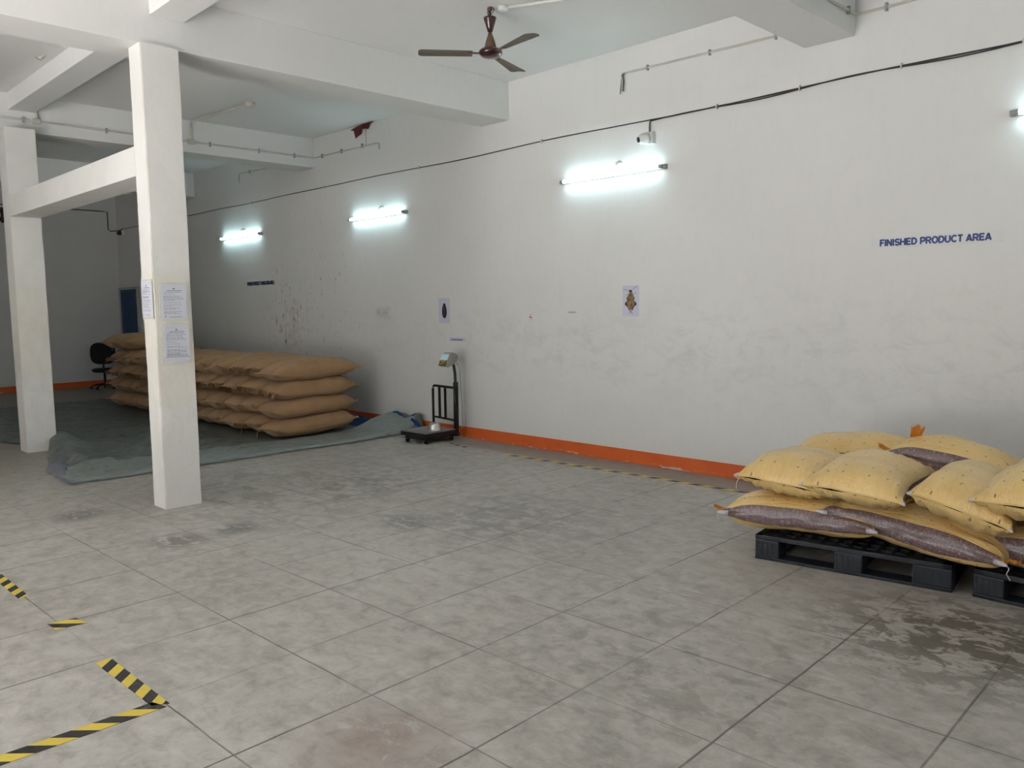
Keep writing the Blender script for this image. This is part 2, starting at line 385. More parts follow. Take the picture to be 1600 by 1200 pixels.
for (yy) in (.745,): obj('junction', bx(0, .035, yy-.05, yy+.05, -.03, .03, bev=.008), MCO, t)

def wallconduit(pts, clips, lab, broken=None):
    p0 = pts[0]; t = empty('wall_conduit', (p0[0], W, p0[1]), lab, 'conduit')
    b = bmesh.new(); tube(b, [(x-p0[0], -.014, z-p0[1]) for x, z in pts], .0105, 8); obj('pipe', b, MCO, t, True)
    for x, z in clips: obj('saddle_clip', bx(x-p0[0]-.008, x-p0[0]+.008, -.03, 0, z-p0[1]-.028, z-p0[1]+.022, bev=.003), MCAP, t)
    if broken:
        b = bmesh.new(); x, z = broken
        tube(b, [(x-p0[0]+.01, -.02, z-p0[1]+.01), (x-p0[0]+.025, -.024, z-p0[1]-.07), (x-p0[0]+.012, -.02, z-p0[1]-.16)], .006, 6)
        tube(b, [(x-p0[0], -.02, z-p0[1]), (x-p0[0]-.012, -.02, z-p0[1]-.1), (x-p0[0]-.02, -.02, z-p0[1]-.18)], .004, 6)
        obj('loose_wire', b, MCB, t, True)
wallconduit([(-5.02, 3.70), (-5.02, 3.80), (-5.00, 3.828), (-4.95, 3.83), (-3.41, 3.808), (-3.17, 3.805)], [(-4.72, 3.828), (-4.05, 3.818), (-3.42, 3.808)], 'plastic conduit with a broken hooked end and loose wires near the ceiling', (-5.02, 3.82))
wallconduit([(-12.98, 3.70), (-12.98, 3.83), (-12.96, 3.845), (-12.92, 3.846), (-12.04, 3.825)], [(-12.6, 3.838)], 'short hooked conduit far down the wall beyond the cross beam')
# conduit round the near right beam
t = empty('corner_conduit', (-2.762, W, 3.81), 'plastic conduit bending from the near beam onto the wall at top right', 'conduit')
b = bmesh.new(); tube(b, [(.014, -2.6, -.02), (.014, -.07, 0), (.03, -.03, 0), (.07, -.014, 0), (1.6, -.014, 0)], .0105, 8); obj('pipe', b, MCO, t, True)
for q in ((-.9, 0), (-.16, 0)): obj('saddle_clip', bx(0, .03, q[0]-.01, q[0]+.01, -.03, .03, bev=.003), MCAP, t)
for x in (.24, .9): obj('saddle_clip', bx(x-.01, x+.01, -.03, 0, -.03, .03, bev=.003), MCAP, t)
# dark red scrap hanging at the ceiling edge
RS = flat('dark_red_cloth', (.10, .012, .012), .7)
b = bmesh.new()
P = [(-9.66, 4.025), (-9.50, 4.035), (-9.38, 4.062), (-9.24, 4.066), (-9.10, 4.045), (-9.18, 4.035), (-9.24, 4.03), (-9.27, 3.985), (-9.34, 3.99), (-9.38, 4.0), (-9.44, 3.95), (-9.55, 3.90), (-9.53, 3.99)]
a = [b.verts.new((x, W-.03-.03*math.sin(i*1.7), z)) for i, (x, z) in enumerate(P)]
f_ = b.faces.new(a); bmesh.ops.triangulate(b, faces=[f_]); bmesh.ops.solidify(b, geom=b.faces[:], thickness=.006)
sc_ = obj('cloth_scrap', b, RS); tag(sc_, 'dark red scrap of cloth snagged where wall meets ceiling', 'cloth scrap')
b = bmesh.new(); tube(b, [(-9.33, W-.012, 4.0), (-9.33, W-.012, 3.76)], .003, 5); obj('dangling_thread', b, MCAP, sc_)
b = bmesh.new(); lathe(b, [(.02, 0), (.03, .02), (.012, .035)], 12, Matrix.Translation((-8.98, 2.545, HC)) @ Matrix.Rotation(PI, 4, 'X')); tube(b, [(-9.03, 2.52, HC-.006), (-8.92, 2.57, HC-.006)], .006, 6)
tag(obj('ceiling_hook', b, MCO, None, True), 'tiny fan hook box on the ceiling at upper left', 'hook')

# ---------------------------------------------------------------- ceiling fan
MAR = flat('maroon_enamel', (.045, .008, .010), .22, .15, Coat_Weight=.6); BRZ = flat('brown_enamel', (.16, .095, .06), .35, .3)
MBL = flat('fan_blade_paint', (.27, .225, .18), .4, .1)
fan = empty('ceiling_fan', (-5.09, 4.86, 3.70), 'maroon and brown three-blade ceiling fan hanging from the slab', 'ceiling fan')
def fl_(name, prof, m, n_=36):
    return obj(name, lathe(bmesh.new(), prof, n_), m, fan, True)
fl_('downrod', [(.011, .05), (.011, .365)], MAR, 14)
fl_('canopy', [(.012, .165), (.020, .17), (.034, .215), (.052, .27), (.055, .283), (.048, .288), (.012, .288)], MAR)
fl_('motor_collar', [(.014, .165), (.022, .14), (.036, .10), (.048, .055), (.052, .03), (.05, .022)], BRZ)
fl_('motor_housing', [(.03, .034), (.085, .028), (.098, .014), (.10, 0), (.095, -.014), (.07, -.030), (.03, -.038), (.004, -.040)], MAR, 48)
b = bmesh.new()
for s in (-1, 1): tube(b, [(s*.012, 0, .30), (s*.04, .01, .335), (s*.03, .01, .36)], .005, 6)
box(b, -.02, .02, -.012, .012, .335, .37, bev=.004); obj('hanger_shackle', b, BRZ, fan)
for az in (-129, -9, 111):
    b = bmesh.new(); nx = 18; top = []; 
    for i in range(nx+1):
        s = i/nx; r_ = .15 + .45*s; wd = .048+.028*s if s < .93 else (.048+.028*s)*(1-((s-.93)/.07)**2*.35)
        row = []
        for j in range(5):
            q = j/4*2-1; row.append(b.verts.new((r_, q*wd, -.006 + q*.010*(1-.5*s) + .006*(1-q*q))))
        top.append(row)
    for r0, r1 in zip(top, top[1:]):
        for j in range(4): b.faces.new((r0[j], r0[j+1], r1[j+1], r1[j]))
    bmesh.ops.solidify(b, geom=b.faces[:], thickness=.003)
    bl = obj('blade', b, MBL, fan, True, rot=(0, 0, math.radians(az)))
    b = bmesh.new(); box(b, .075, .19, -.018, .018, -.006, .001, bev=.002); obj('blade_bracket', b, BRZ, bl)
t = empty('fan_conduit', (-5.0, 4.93, HC), 'white conduit on the ceiling running to the fan hook', 'conduit')
b = bmesh.new(); tube(b, [(0, 0, -.014), (.9, .44, -.014)], .013, 8); obj('pipe', b, MWP, t, True)
b = bmesh.new(); lathe(b, [(.045, 0), (.045, -.03), (.03, -.04)], 18); obj('ceiling_rose', b, MWP, t, True)

# ---------------------------------------------------------------- wall signs, posters, papers
def arc(cx, cy, rx, ry, a0, a1, n_=12): return [(cx+rx*math.cos(math.radians(a0+(a1-a0)*i/n_)), cy+ry*math.sin(math.radians(a0+(a1-a0)*i/n_))) for i in range(n_+1)]
GL = {  # advance width, strokes on a unit cap height
 'F': (.62, [[(.1, 0), (.1, 1)], [(.1, .91), (.58, .91)], [(.1, .5), (.52, .5)]]),
 'I': (.28, [[(.12, 0), (.12, 1)]]),
 'N': (.76, [[(.1, 0), (.1, 1)], [(.1, .95), (.62, .05)], [(.62, 0), (.62, 1)]]),
 'S': (.70, [arc(.35, .70, .24, .21, 20, 180) + arc(.35, .70, .24, .21, 180, 270, 5)[1:] + arc(.35, .29, .25, .21, 90, 0, 6) + arc(.35, .30, .25, .21, 0, -160)]),
 'H': (.76, [[(.1, 0), (.1, 1)], [(.62, 0), (.62, 1)], [(.1, .52), (.62, .52)]]),
 'E': (.68, [[(.1, 0), (.1, 1)], [(.1, .91), (.60, .91)], [(.1, .5), (.56, .5)], [(.1, .09), (.62, .09)]]),
 'D': (.76, [[(.1, 0), (.1, 1)], [(.1, .91)] + arc(.30, .5, .34, .41, 90, -90, 14) + [(.1, .09)]]),
 'P': (.70, [[(.1, 0), (.1, 1)], [(.1, .91)] + arc(.38, .66, .22, .25, 90, -90, 10) + [(.1, .41)]]),
 'R': (.74, [[(.1, 0), (.1, 1)], [(.1, .91)] + arc(.38, .68, .22, .23, 90, -90, 10) + [(.1, .45)], [(.38, .45), (.64, 0)]]),
 'O': (.82, [arc(.40, .5, .31, .42, 0, 360, 24)]),
 'U': (.76, [[(.1, 1)] + arc(.36, .34, .26, .26, 180, 360) + [(.62, 1)]]),
 'C': (.76, [arc(.39, .5, .30, .42, 42, 318, 20)]),
 'T': (.66, [[(.02, .91), (.62, .91)], [(.32, 0), (.32, .95)]]),
 'A': (.76, [[(.06, 0), (.36, .97)], [(.66, 0), (.36, .97)], [(.18, .27), (.54, .27)]]),
 'M': (.88, [[(.1, 0), (.1, 1)], [(.1, .95), (.42, .1)], [(.42, .1), (.74, .95)], [(.74, 0), (.74, 1)]]),
 'G': (.80, [arc(.39, .5, .30, .42, 42, 330, 20) + [(.66, .45), (.42, .45)]]),
 ' ': (.34, [])}
def wall_text(body, x, z, width, cap, mat, parent, px, pz, name='lettering', sw=.25):
    adv = sum(GL[c_][0] for c_ in body); kx = width/adv; cx = 0; b = bmesh.new()
    for c_ in body:
        a_, st = GL[c_]
        for pl in st:
            P = [Vector(((cx+p[0])*kx, 0, p[1]*cap)) for p in pl]; h = sw*cap/2
            for i, (p, q) in enumerate(zip(P, P[1:])):
                d = (q-p).normalized(); nn = Vector((-d.z, 0, d.x))*h; e0 = d*(h*.45 if i else 0); e1 = d*(h*.45 if i < len(P)-2 else 0)
                poly(b, [p-e0-nn, q+e1-nn, q+e1+nn, p-e0+nn], (0, -.0008-.00002*i, 0))
        cx += a_
    for v in b.verts: v.co.y -= .0024
    o = obj(name, b, mat, parent); o.location = (x-px, 0, z-pz); return o
MBLU = flat('blue_lettering', (.028, .055, .22), .5); MNAV = flat('navy_lettering', (.02, .028, .09), .5)
MPA = flat('white_strip_film', (.72, .735, .74), .55, var=.02); MPAP = flat('lilac_white_paper', (.62, .63, .74), .6, var=.02)
t = empty('wall_sign', (-2.14, W, 2.04), 'white strip sign reading FINISHED PRODUCT AREA in blue letters', 'sign')
b = bx(-.455, .465, -.002, 0, -.045, .045); 
for v in b.verts: v.co.z += -.004*v.co.x
obj('strip', b, MPA, t)
wall_text('FINISHED PRODUCT AREA', -2.527, 2.016, .779, .052, MBLU, t, -2.14, 2.04)
t = empty('wall_sign', (-12.43, W, 2.03), 'small far strip sign in dark navy capitals beside red scratches', 'sign')
obj('strip', bx(-.47, .47, -.002, 0, -.045, .045), MPA, t)
wall_text('FINISHED PRODUCT FUMIGATION AREA', -12.88, 1.998, .90, .058, MNAV, t, -12.43, 2.03, sw=.28)
t = empty('wall_label', (-7.56, W, 1.20), 'narrow white label strip above the weighing scale', 'label')
obj('strip', bx(-.15, .15, -.002, 0, -.022, .022), MPAP, t)
b = bmesh.new()
for i in range(14): box(b, -.115+i*.0155, -.105+i*.0155, -.0035, -.002, -.014, .002)
obj('print_line', b, MNAV, t)
# switch box
t = empty('switch_box', (-9.03, W, 1.545), 'white switch and socket box on the wall above the sacks', 'switch box')
obj('back_box', bx(-.13, .13, -.045, 0, -.055, .055, bev=.006), MWP, t)
obj('face_plate', bx(-.135, .135, -.052, -.045, -.058, .058, bev=.003), MWP, t)
for x in (-.09, -.05): obj('rocker_switch', bx(x-.014, x+.014, -.060, -.052, -.022, .022, bev=.002), MWPD, t)
b = bmesh.new()
for x, z in ((.06, .018), (.045, -.012), (.075, -.012)): tube(b, [(x, -.0535, z), (x, -.051, z)], .006, 8)
box(b, .02, .022, -.054, -.052, -.035, .035); box(b, .10, .102, -.054, -.052, -.035, .035); obj('socket', b, MCAP, t)
# insect posters
MBR = N('moth_print'); c = MBR.obj(); MBR.pr(Base_Color=MBR.mix(MBR.ramp(MBR.noise(c, 26, 5), .38, .64), (.10, .055, .025), (.36, .25, .13)), Roughness=.6); MBR = MBR.m
MDK = flat('dark_print', (.012, .009, .02), .5)
def outline(bm, pts, y=-.0025): poly(bm, [(x, y, z) for x, z in pts], (0, .001, 0))
def sym(h): return h + [(-x, z) for x, z in h[::-1]]
t = empty('insect_poster', (-4.93, W, 1.63), 'pale poster of a brown winged insect with antennae on the wall', 'poster')
obj('sheet', bx(-.10, .10, -.002, 0, -.155, .15), MPAP, t)
b = bmesh.new()
outline(b, sym([(.010, .108), (.020, .10), (.022, .075), (.034, .055), (.040, .042), (.050, .035), (.046, .0), (.050, -.02), (.052, -.05), (.034, -.075), (.024, -.095), (.006, -.085)]))
obj('insect_body', b, MBR, t)
b = bmesh.new()
for s in (-1, 1): outline(b, [(s*.048, -.005), (s*.062, -.012), (s*.072, -.028), (s*.066, -.046), (s*.048, -.052)], -.0024); obj('wing_tip', b, MDK, t); b = bmesh.new()
tube(b, [(-.01, -.004, .104), (-.04, -.004, .104), (-.06, -.004, .112), (-.088, -.004, .112)], .0018, 5); obj('antenna', b, MDK, t); b = bmesh.new(); tube(b, [(.025, -.004, .11), (.045, -.004, .125), (.06, -.004, .138), (.085, -.004, .140)], .0018, 5); obj('antenna', b, MDK, t); b = bmesh.new()
tube(b, [(-.022, -.004, .058), (-.045, -.004, .062), (-.062, -.004, .060)], .0014, 5); obj('leg', b, MDK, t); b = bmesh.new(); tube(b, [(.03, -.004, .062), (.05, -.004, .075), (.07, -.004, .078)], .0018, 5); obj('leg', b, MDK, t)
for s in (-1, 1): b = bmesh.new(); tube(b, [(s*.004, -.004, -.09), (s*.008, -.004, -.11), (s*.022, -.004, -.128)], .003, 5); obj('leg', b, MDK, t)
obj('head', bx(-.012, .012, -.0036, -.0024, .088, .108), MDK, t)
t = empty('insect_poster', (-7.79, W, 1.55), 'grey poster of a black oval beetle above the weighing scale', 'poster')
obj('sheet', bx(-.107, .107, -.002, 0, -.155, .155), MPAP, t)
b = bmesh.new(); outline(b, [(.047*math.cos(a)*(1 if math.sin(a) < 0 else .95), .085*math.sin(a)*1.0 - .008) for a in np.linspace(0, 2*PI, 28)[:-1]])
outline(b, [(.026*math.cos(a), .07+.022*math.sin(a)) for a in np.linspace(0, 2*PI, 16)[:-1]], -.0028); obj('beetle_print', b, MDK, t)
b = bmesh.new()
box(b, -.004, .004, -.004, -.0033, -.06, .06)
outline(b, [(.006*math.cos(a), .080+.005*math.sin(a)) for a in np.linspace(0, 2*PI, 10)[:-1]], -.004); obj('beetle_highlight', b, flat('violet_grey_print', (.10, .08, .12), .5), t)

# papers taped on the pillar
MINK = flat('faded_ink', (.22, .22, .26), .6); MTP = flat('clear_tape_film', (.70, .69, .64), .25)
MPG = flat('notice_paper', (.66, .68, .76), .55, var=.02)
def paper(face, a0, a1, z0, z1, lab, seed, rule=False):
    rnd = random.Random(seed); wd = a1-a0; h = z1-z0
    # local frame: X across, Z up, -Y outwards
    if face == 'x': t = empty('pillar_notice', (-6.5555, (a0+a1)/2, (z0+z1)/2), lab, 'paper', None, PI/2)
    else: t = empty('pillar_notice', ((a0+a1)/2, 2.5505, (z0+z1)/2), lab, 'paper')
    obj('tape_border', bx(-wd/2-.016, wd/2+.012, -.0015, .003, -h/2-.018, h/2+.02), MTP, t)
    obj('sheet', bx(-wd/2, wd/2, -.0035, -.0015, -h/2, h/2), MPG, t)
    b = bmesh.new(); z = h/2-.03
    def ln(x0, x1, zz, th): box(b, x0, x1, -.0048, -.0035, zz-th/2, zz+th/2)
    ln(-.008, .008, z, .012); z -= .016
    ln(-wd*.28, wd*.32, z, .005); z -= .012; ln(-wd*.36, wd*.30, z, .003); z -= .012
    while z > -h/2+.03:
        x = -wd*.42
        L = rnd.uniform(.3, .84)*wd
        while x < -wd*.42+L:
            q = rnd.uniform(.012, .03); ln(x, min(x+q, wd*.42), z, .0028); x += q+.006
        if rnd.random() < .16: ln(-wd*.42, wd*.42, z-.005, .0015)
        z -= rnd.choice((.009, .009, .012, .018))
    if rule: ln(-wd*.48, wd*.5, -h/2+.035, .004)
    else: ln(-wd*.40, -wd*.36, -h/2+.02, .014); ln(-wd*.2, wd*.3, -h/2+.014, .004)
    obj('print_lines', b, MINK, t)
paper('x', 2.612, 2.812, 1.535, 1.805, 'upper notice sheet on the camera-facing side of the near pillar', 1)
paper('x', 2.618, 2.815, 1.195, 1.478, 'lower notice sheet on the near pillar, with a ruled line near its foot', 2, True)
paper('y', -6.775, -6.585, 1.555, 1.83, 'narrow-looking notice sheet on the bright left side of the near pillar', 3)

# ---------------------------------------------------------------- floor tapes
def m_tape(flip=1, period=.10):
    k = N('hazard_tape'); x, y, z = k.xyz(k.obj())
    d = k.math('FRACT', k.math('ADD', k.math('DIVIDE', k.math('ADD', x, k.mul(y, flip)), period), 100.))
    wear = k.ramp(k.noise(k.obj(), 30, 4), .55, .75)
    col = k.mix(k.math('GREATER_THAN', d, .5), (.70, .54, .08), (.025, .022, .025))
    k.pr(Base_Color=k.mix(k.mul(wear, .25), col, (.35, .32, .26)), Roughness=.45)
    return k.m
MTA = m_tape(1.0, .15); MTB = m_tape(1.0, .15)
def tape(p0, p1, wd, lab, mat=MTA, pieces=None):
    p0 = Vector(p0); p1 = Vector(p1); d = p1-p0; L = d.length
    b = bx(0, L, -wd/2, wd/2, 0, .0015)
    o = obj('hazard_tape', b, mat, None, loc=(p0.x, p0.y, .0005), rot=(0, 0, math.atan2(d.y, d.x)))
    tag(o, lab, 'floor tape'); return o
def tapep(pts, lab, ang, mat):
    """tape piece from corner points, oriented locally"""
    o3 = Vector((pts[0][0], pts[0][1], 0)); R = Matrix.Rotation(-ang, 3, 'Z')
    b = bmesh.new(); poly(b, [R @ (Vector((x, y, 0))-o3) for x, y in pts], (0, 0, .0015))
    o = obj('hazard_tape', b, mat, None, loc=(o3.x, o3.y, .0006), rot=(0, 0, ang)); tag(o, lab, 'floor tape')
tapep([(-6.6, 1.13), (-5.11, 1.155), (-5.15, 1.21), (-6.6, 1.19)], 'yellow and black tape strip cut by the left edge, beyond the short cross piece', .0, MTB)
tapep([(-4.59, 1.155), (-4.47, 1.16), (-4.455, 1.30), (-4.57, 1.285)], 'short stray yellow and black tape piece between two longer strips', PI/2, MTA)
tapep([(-3.90, 1.165), (-3.30, 1.185), (-3.27, 1.245), (-3.91, 1.235)], 'stubby yellow and black tape strip ending at the taped corner', .0, MTB)
tapep([(-3.32, -.6), (-3.245, -.6), (-3.25, 1.225), (-3.33, 1.20)], 'long yellow and black tape strip running from the taped corner to the lower left edge', PI/2, MTA)
tape((-6.25, 6.075, 0), (-3.0, 6.165, 0), .05, 'long worn yellow and black tape along the foot of the main wall', m_tape(-1.0, .22))
MOLD = flat('blackened_tape', (.05, .04, .03), .7)
for i, (x, y, L) in enumerate([(-7.22, 6.16, .06), (-7.08, 6.12, .06), (-6.93, 6.10, .06), (-8.02, 6.07, .07)]):
    o = obj('tape_scrap', bx(-L/2, L/2, -.02, .02, 0, .0014, mtx=Matrix.Rotation(.1*i, 4, 'Z')), MOLD, None, loc=(x, y, .0005))
    tag(o, ['first', 'second', 'third'][i]+' blackened tape scrap on the floor right of the scale wheels' if i < 3 else 'lone blackened tape scrap on the floor between the tarpaulin and the scale', 'tape scrap', 'tape scraps by the scale')

# ---------------------------------------------------------------- sacks generator
def sgp(x, p): return math.copysign(abs(x)**p, x)
def sack(L, Wm, We, T, seed, nu=64, nt=56, gather=.010, panel=0.0, bend=0.0, sag=.8, lump=.012, tilt=0.0, freq=38, pinch=0.0, blunt=False):
    """pillow-like sack; returns (body bm, [panel bms]); local X length, Z up, centred, resting about z=0"""
    V = {}; U = {}
    for i in range(nu+1):
        u = -math.cos(PI*i/nu)*.45 + (2*i/nu-1)*.55; s = abs(u)
        prof = max(0.0, 1-s**(4.2 if blunt else 3.0))**(.60 if blunt else .62)
        h = T/2*prof + .005; a = Wm/2 + (We/2-Wm/2)*s**5 - pinch*s**6*We/2
        if pinch and u < 0: a = Wm/2 + (We/2-Wm/2)*s**5
        for j in range(nt):
            th = 2*PI*j/nt; cs, sn = math.cos(th), math.sin(th)
            v = a*sgp(cs, .85); z = h*sgp(sn, .80)
            x = u*L/2*(1 - .055*(1-abs(cs)**2)*s**4)
            if z < 0: z *= sag
            # gathers running along the sack, stronger at the seams
            g = math.sin(v*freq*3 + 4*noise.noise(Vector((v*7, u*1.5, seed))) + seed)
            am = gather*(s**2.2)*(1-s**10)*1.1
            nl = noise.noise(Vector((x*3.1+seed, v*4.1, z*4)))*lump*(1-s**6) + noise.noise(Vector((x*9+seed, v*9, z*9)))*lump*.35
            z += (g*am + nl)*(1 if sn >= 0 else -1)*min(1, abs(sn)*1.6)
            v += nl*cs
            z += bend*(1-u*u) + tilt*u
            V[i, j] = (x, v, z); U[i, j] = (x, (th if th < PI else th-2*PI)*Wm*.42)
    hb = max(-p[2] for p in V.values())
    def build(sel):
        bm = bmesh.new(); uvl = bm.loops.layers.uv.new('UVMap'); mp = {}
        for i in range(nu):
            for j in range(nt):
                if not sel(i, j): continue
                ks = [(i, j), (i+1, j), (i+1, (j+1) % nt), (i, (j+1) % nt)]; vs = []
                for k_ in ks:
                    if k_ not in mp: x, y, z = V[k_]; mp[k_] = bm.verts.new((x, y, z+hb))
                    vs.append(mp[k_])
                f = bm.faces.new(vs)
                for lp, k_ in zip(f.loops, ks): lp[uvl].uv = U[k_]
        if sel(0, 0) or True:
            for e in (0, nu):
                if sel(min(e, nu-1), nt//4):
                    ring = [mp[e, j] for j in range(nt) if (e, j) in mp]
                    if len(ring) == nt: 
                        try: bm.faces.new(ring)
                        except Exception: pass

        return bm
    if not panel: return build(lambda i, j: True), [], V, hb
    pw = panel
    def isp(i, j, c):
        d = abs(((j+.5)/nt*2*PI - c + PI) % (2*PI) - PI); uu = abs((i+.5)/nu*2-1)
        return d < pw*(1 if uu < .9 else max(0.25, (1-uu)/.1))
    return build(lambda i, j: not isp(i, j, 0) and not isp(i, j, PI)), [build(lambda i, j: isp(i, j, PI)), build(lambda i, j: isp(i, j, 0))], V, hb

def obj_keep(name, bm, mat, parent=None):
    me = bpy.data.meshes.new(name); bmesh.ops.recalc_face_normals(bm, faces=bm.faces); bm.to_mesh(me); bm.free(); me.materials.append(mat)
    for p in me.polygons: p.use_smooth = True
    o = bpy.data.objects.new(name, me); C.objects.link(o)
    if parent: o.parent = parent
    return o

# yellow bag materials
def m_yellow():
    k = N('yellow_woven_film'); uv = k.uv(); c = k.obj()
    vor = k.n('ShaderNodeTexVoronoi', {'Vector': uv, 'Scale': 11.5, 'Randomness': .35}, voronoi_dimensions='2D').outputs['Distance']
    dots = k.ramp(vor, .045, .075, 1, 0)
    col = k.mix(k.ramp(k.noise(c, 5, 4), .3, .7), (.82, .555, .20), (.90, .64, .27))
    col = k.mix(k.mul(dots, .75), col, (.16, .08, .03))
    k.pr(Base_Color=col, Roughness=.34, Specular_IOR_Level=.55, Coat_Weight=.45, Coat_Roughness=.22)
    cr1 = k.noise(k.map(uv, (2.5, 16, 1)), 4, 5, .6, .4); cr2 = k.noise(c, 26, 4, .6, .8)
    k.pr(Normal=k.bump(k.math('ADD', k.mul(cr1, 1.0), k.mul(cr2, .7)), .8, .014))
    return k.m
def m_clear():
    k = N('clear_film_over_grain'); uv = k.uv(); c = k.obj()
    v = k.n('ShaderNodeTexVoronoi', {'Vector': c, 'Scale': 230.}).outputs
    g = k.ramp(k.n('ShaderNodeSeparateColor', {0: v['Color']}).outputs[0], .0, 1.)
    col = k.mix(g, (.135, .07, .068), (.28, .18, .18))
    crk = k.noise(k.map(uv, (14, 5, 1)), 5, 6, .7, .6)
    col = k.mix(k.mul(k.ramp(crk, .53, .68), .55), col, (.60, .52, .57))  # whitish crinkle highlights mixed into the film colour
    k.pr(Base_Color=col, Roughness=.22, Coat_Weight=.9, Coat_Roughness=.15, Normal=k.bump(crk, .8, .014))
    return k.m
MY = m_yellow(); MCL = m_clear(); MTIP = flat('milky_film', (.62, .58, .62), .3, bumpscale=60, Coat_Weight=.4); MOR = flat('orange_bag_lining', (.80, .36, .06), .5, bumpscale=50)
MTH = flat('white_thread', (.75, .72, .65), .7)

def seam_tips(V, hb, nu, nt, end, par, tips=('milky',)):
    """sewn seam cord across an end"""
    i = nu if end > 0 else 0
    ring = [Vector(V[i, j])+Vector((0, 0, hb)) for j in range(0, nt//2+1, 2)]
    ring = [p + Vector((end*.004, 0, 0)) for p in ring]
    return ring
def ear(bm, p, d, L, w0, w1, seed):
    """small crumpled flap: tapered ruffled sheet from p along d"""
    p = Vector(p); d = Vector(d).normalized(); s = d.cross(Vector((0, 0, 1))).normalized(); rows = []
    for i in range(9):
        t_ = i/8; row = []
        for j in range(9):
            q = j/8*2-1; ww = w0*(1-t_) + w1*t_
            nz = noise.noise(Vector((q*2.3+seed, t_*2.5, seed)))*.022*(.3+t_) + math.sin(q*5+seed)*.008*(.4+t_)
            row.append(bm.verts.new(p + d*(t_*L*(1-.15*abs(q))) + s*(q*ww/2) + Vector((0, 0, nz))))
        rows.append(row)
    fs = []
    for a, b_ in zip(rows, rows[1:]):
        for j in range(8): fs.append(bm.faces.new((a[j], a[j+1], b_[j+1], b_[j])))
    bmesh.ops.solidify(bm, geom=fs, thickness=.003)
    return bm

def yellow_bag(loc, yaw, pitch, roll, lab, seed, L=.90, Wm=.46, We=.56, T=.27, panel=.42, tilt=0, bend=0, ends=(), sag=.72):
    t = empty('grain_bag', loc, lab, 'bag', 'yellow bags of grain on the pallets')
    t.rotation_euler = Matrix.Rotation(yaw, 4, 'Z').to_3x3().to_4x4().to_euler()
    R = Matrix.Rotation(yaw, 3, 'Z') @ Matrix.Rotation(pitch, 3, 'Y') @ Matrix.Rotation(roll, 3, 'X'); t.rotation_euler = R.to_euler()
    nu, nt = 80, 72
    body, pans, V, hb = sack(L, Wm, We, T, seed, nu, nt, .016, panel, bend, sag, .020, tilt, 30)
    obj_keep('bag_body', body, MY, t)
    for p in pans: obj_keep('clear_panel', p, MCL, t)
    for e in (-1, 1):
        ring = seam_tips(V, hb, nu, nt, e, t); b = bmesh.new(); tube(b, ring, .0045, 6); obj('end_seam', b, MTH if False else MY, t, True)
        for side in (0, -1):
            p = ring[side]; b = bmesh.new(); q = 1 if side == 0 else -1
            tube(b, [p+Vector((-e*.055, -q*.03, 0)), p+Vector((-e*.02, -q*.012, 0)), p+Vector((e*.006, 0, 0))], [.018, .013, .006], 10)
            obj('corner_tip', b, MTIP, t, True)
    for kind, e, side in ends:
        x = e*L/2; y = side*We/2*.9
        if kind == 'ear':
            b = bmesh.new(); ear(b, (x-e*.03, y*.75, hb), (e, side*.5, .35), .10, .13, .05, seed); obj('loose_flap', b, MOR, t)
        if kind == 'knot':
            b = bmesh.new(); ear(b, (x-e*.10, y*.35, hb+.09), (-e*.25, side*.5, 1.0), .13, .05, .08, seed); ear(b, (x-e*.02, y*.8, hb+.02), (e*1, side*.4, .25), .09, .05, .10, seed+2); ear(b, (x-e*.02, y*.95, hb-.03), (e*.3, side*.8, -.35), .10, .05, .06, seed+4)
            obj('tied_knot', b, MOR, t)
        if kind == 'thread':
            b = bmesh.new(); p = Vector((x, y, hb)); tube(b, [p, p+Vector((e*.015, 0, -.02)), p+Vector((e*.01, side*.01, -.045)), p+Vector((e*.03, 0, -.075))], .0022, 5); obj('loose_thread', b, MTH, t)
    return t
D = math.radians
# bottom layer (lie along the wall), middle layer (ends to the camera), back row
yellow_bag((-2.24, 4.80, .165), D(8), D(-1), D(-4), 'bottom left yellow bag on the left pallet, clear stripe outward, orange flap at its end', 11, L=.93, T=.27, ends=(('ear', -1, -1), ('thread', -1, -1)))
yellow_bag((-1.60, 4.86, .175), D(-2), D(6), D(-6), 'bottom middle yellow bag sloping down across the gap between pallets', 12, L=1.0, T=.28, ends=(('ear', 1, -1), ('thread', 1, -1)))
yellow_bag((-.88, 4.98, .165), D(2), D(0), D(-4), 'bottom right yellow bag with clear stripe, on the right pallet and cut by the frame', 13, L=.95, T=.28)
yellow_bag((-2.22, 5.48, .165), D(8), 0, 0, 'hidden lower yellow bag at the back left of the pallet', 14, L=.93, T=.27)
yellow_bag((-1.30, 5.50, .165), D(4), 0, 0, 'hidden lower yellow bag at the back right of the pallet', 15, L=.93, T=.27)
yellow_bag((-2.34, 4.95, .375), D(97), D(1), D(5), 'leftmost yellow bag of the middle layer, seam end toward the camera', 21, L=.86, Wm=.51, We=.59, T=.31, panel=.3, ends=(('thread', -1, 1),))
yellow_bag((-1.86, 4.83, .425), D(95), D(0), D(4), 'second yellow bag from the left in the middle layer, seam end toward the camera', 22, L=.86, Wm=.50, We=.56, T=.30, panel=.3)
yellow_bag((-1.37, 4.90, .385), D(96), D(2), D(15), 'third yellow bag from the left in the middle layer, slumping to the right', 23, L=.88, Wm=.46, We=.50, T=.34, panel=.3)
yellow_bag((-.98, 4.88, .46), D(94), D(1), D(2), 'rightmost yellow bag of the middle layer, cut by the frame', 24, L=.88, Wm=.50, We=.56, T=.33, panel=.3)
yellow_bag((-2.26, 5.62, .42), D(5), D(-1), D(2), 'plain yellow bag at the back left, behind the middle layer', 31, L=.80, T=.30, panel=.25)
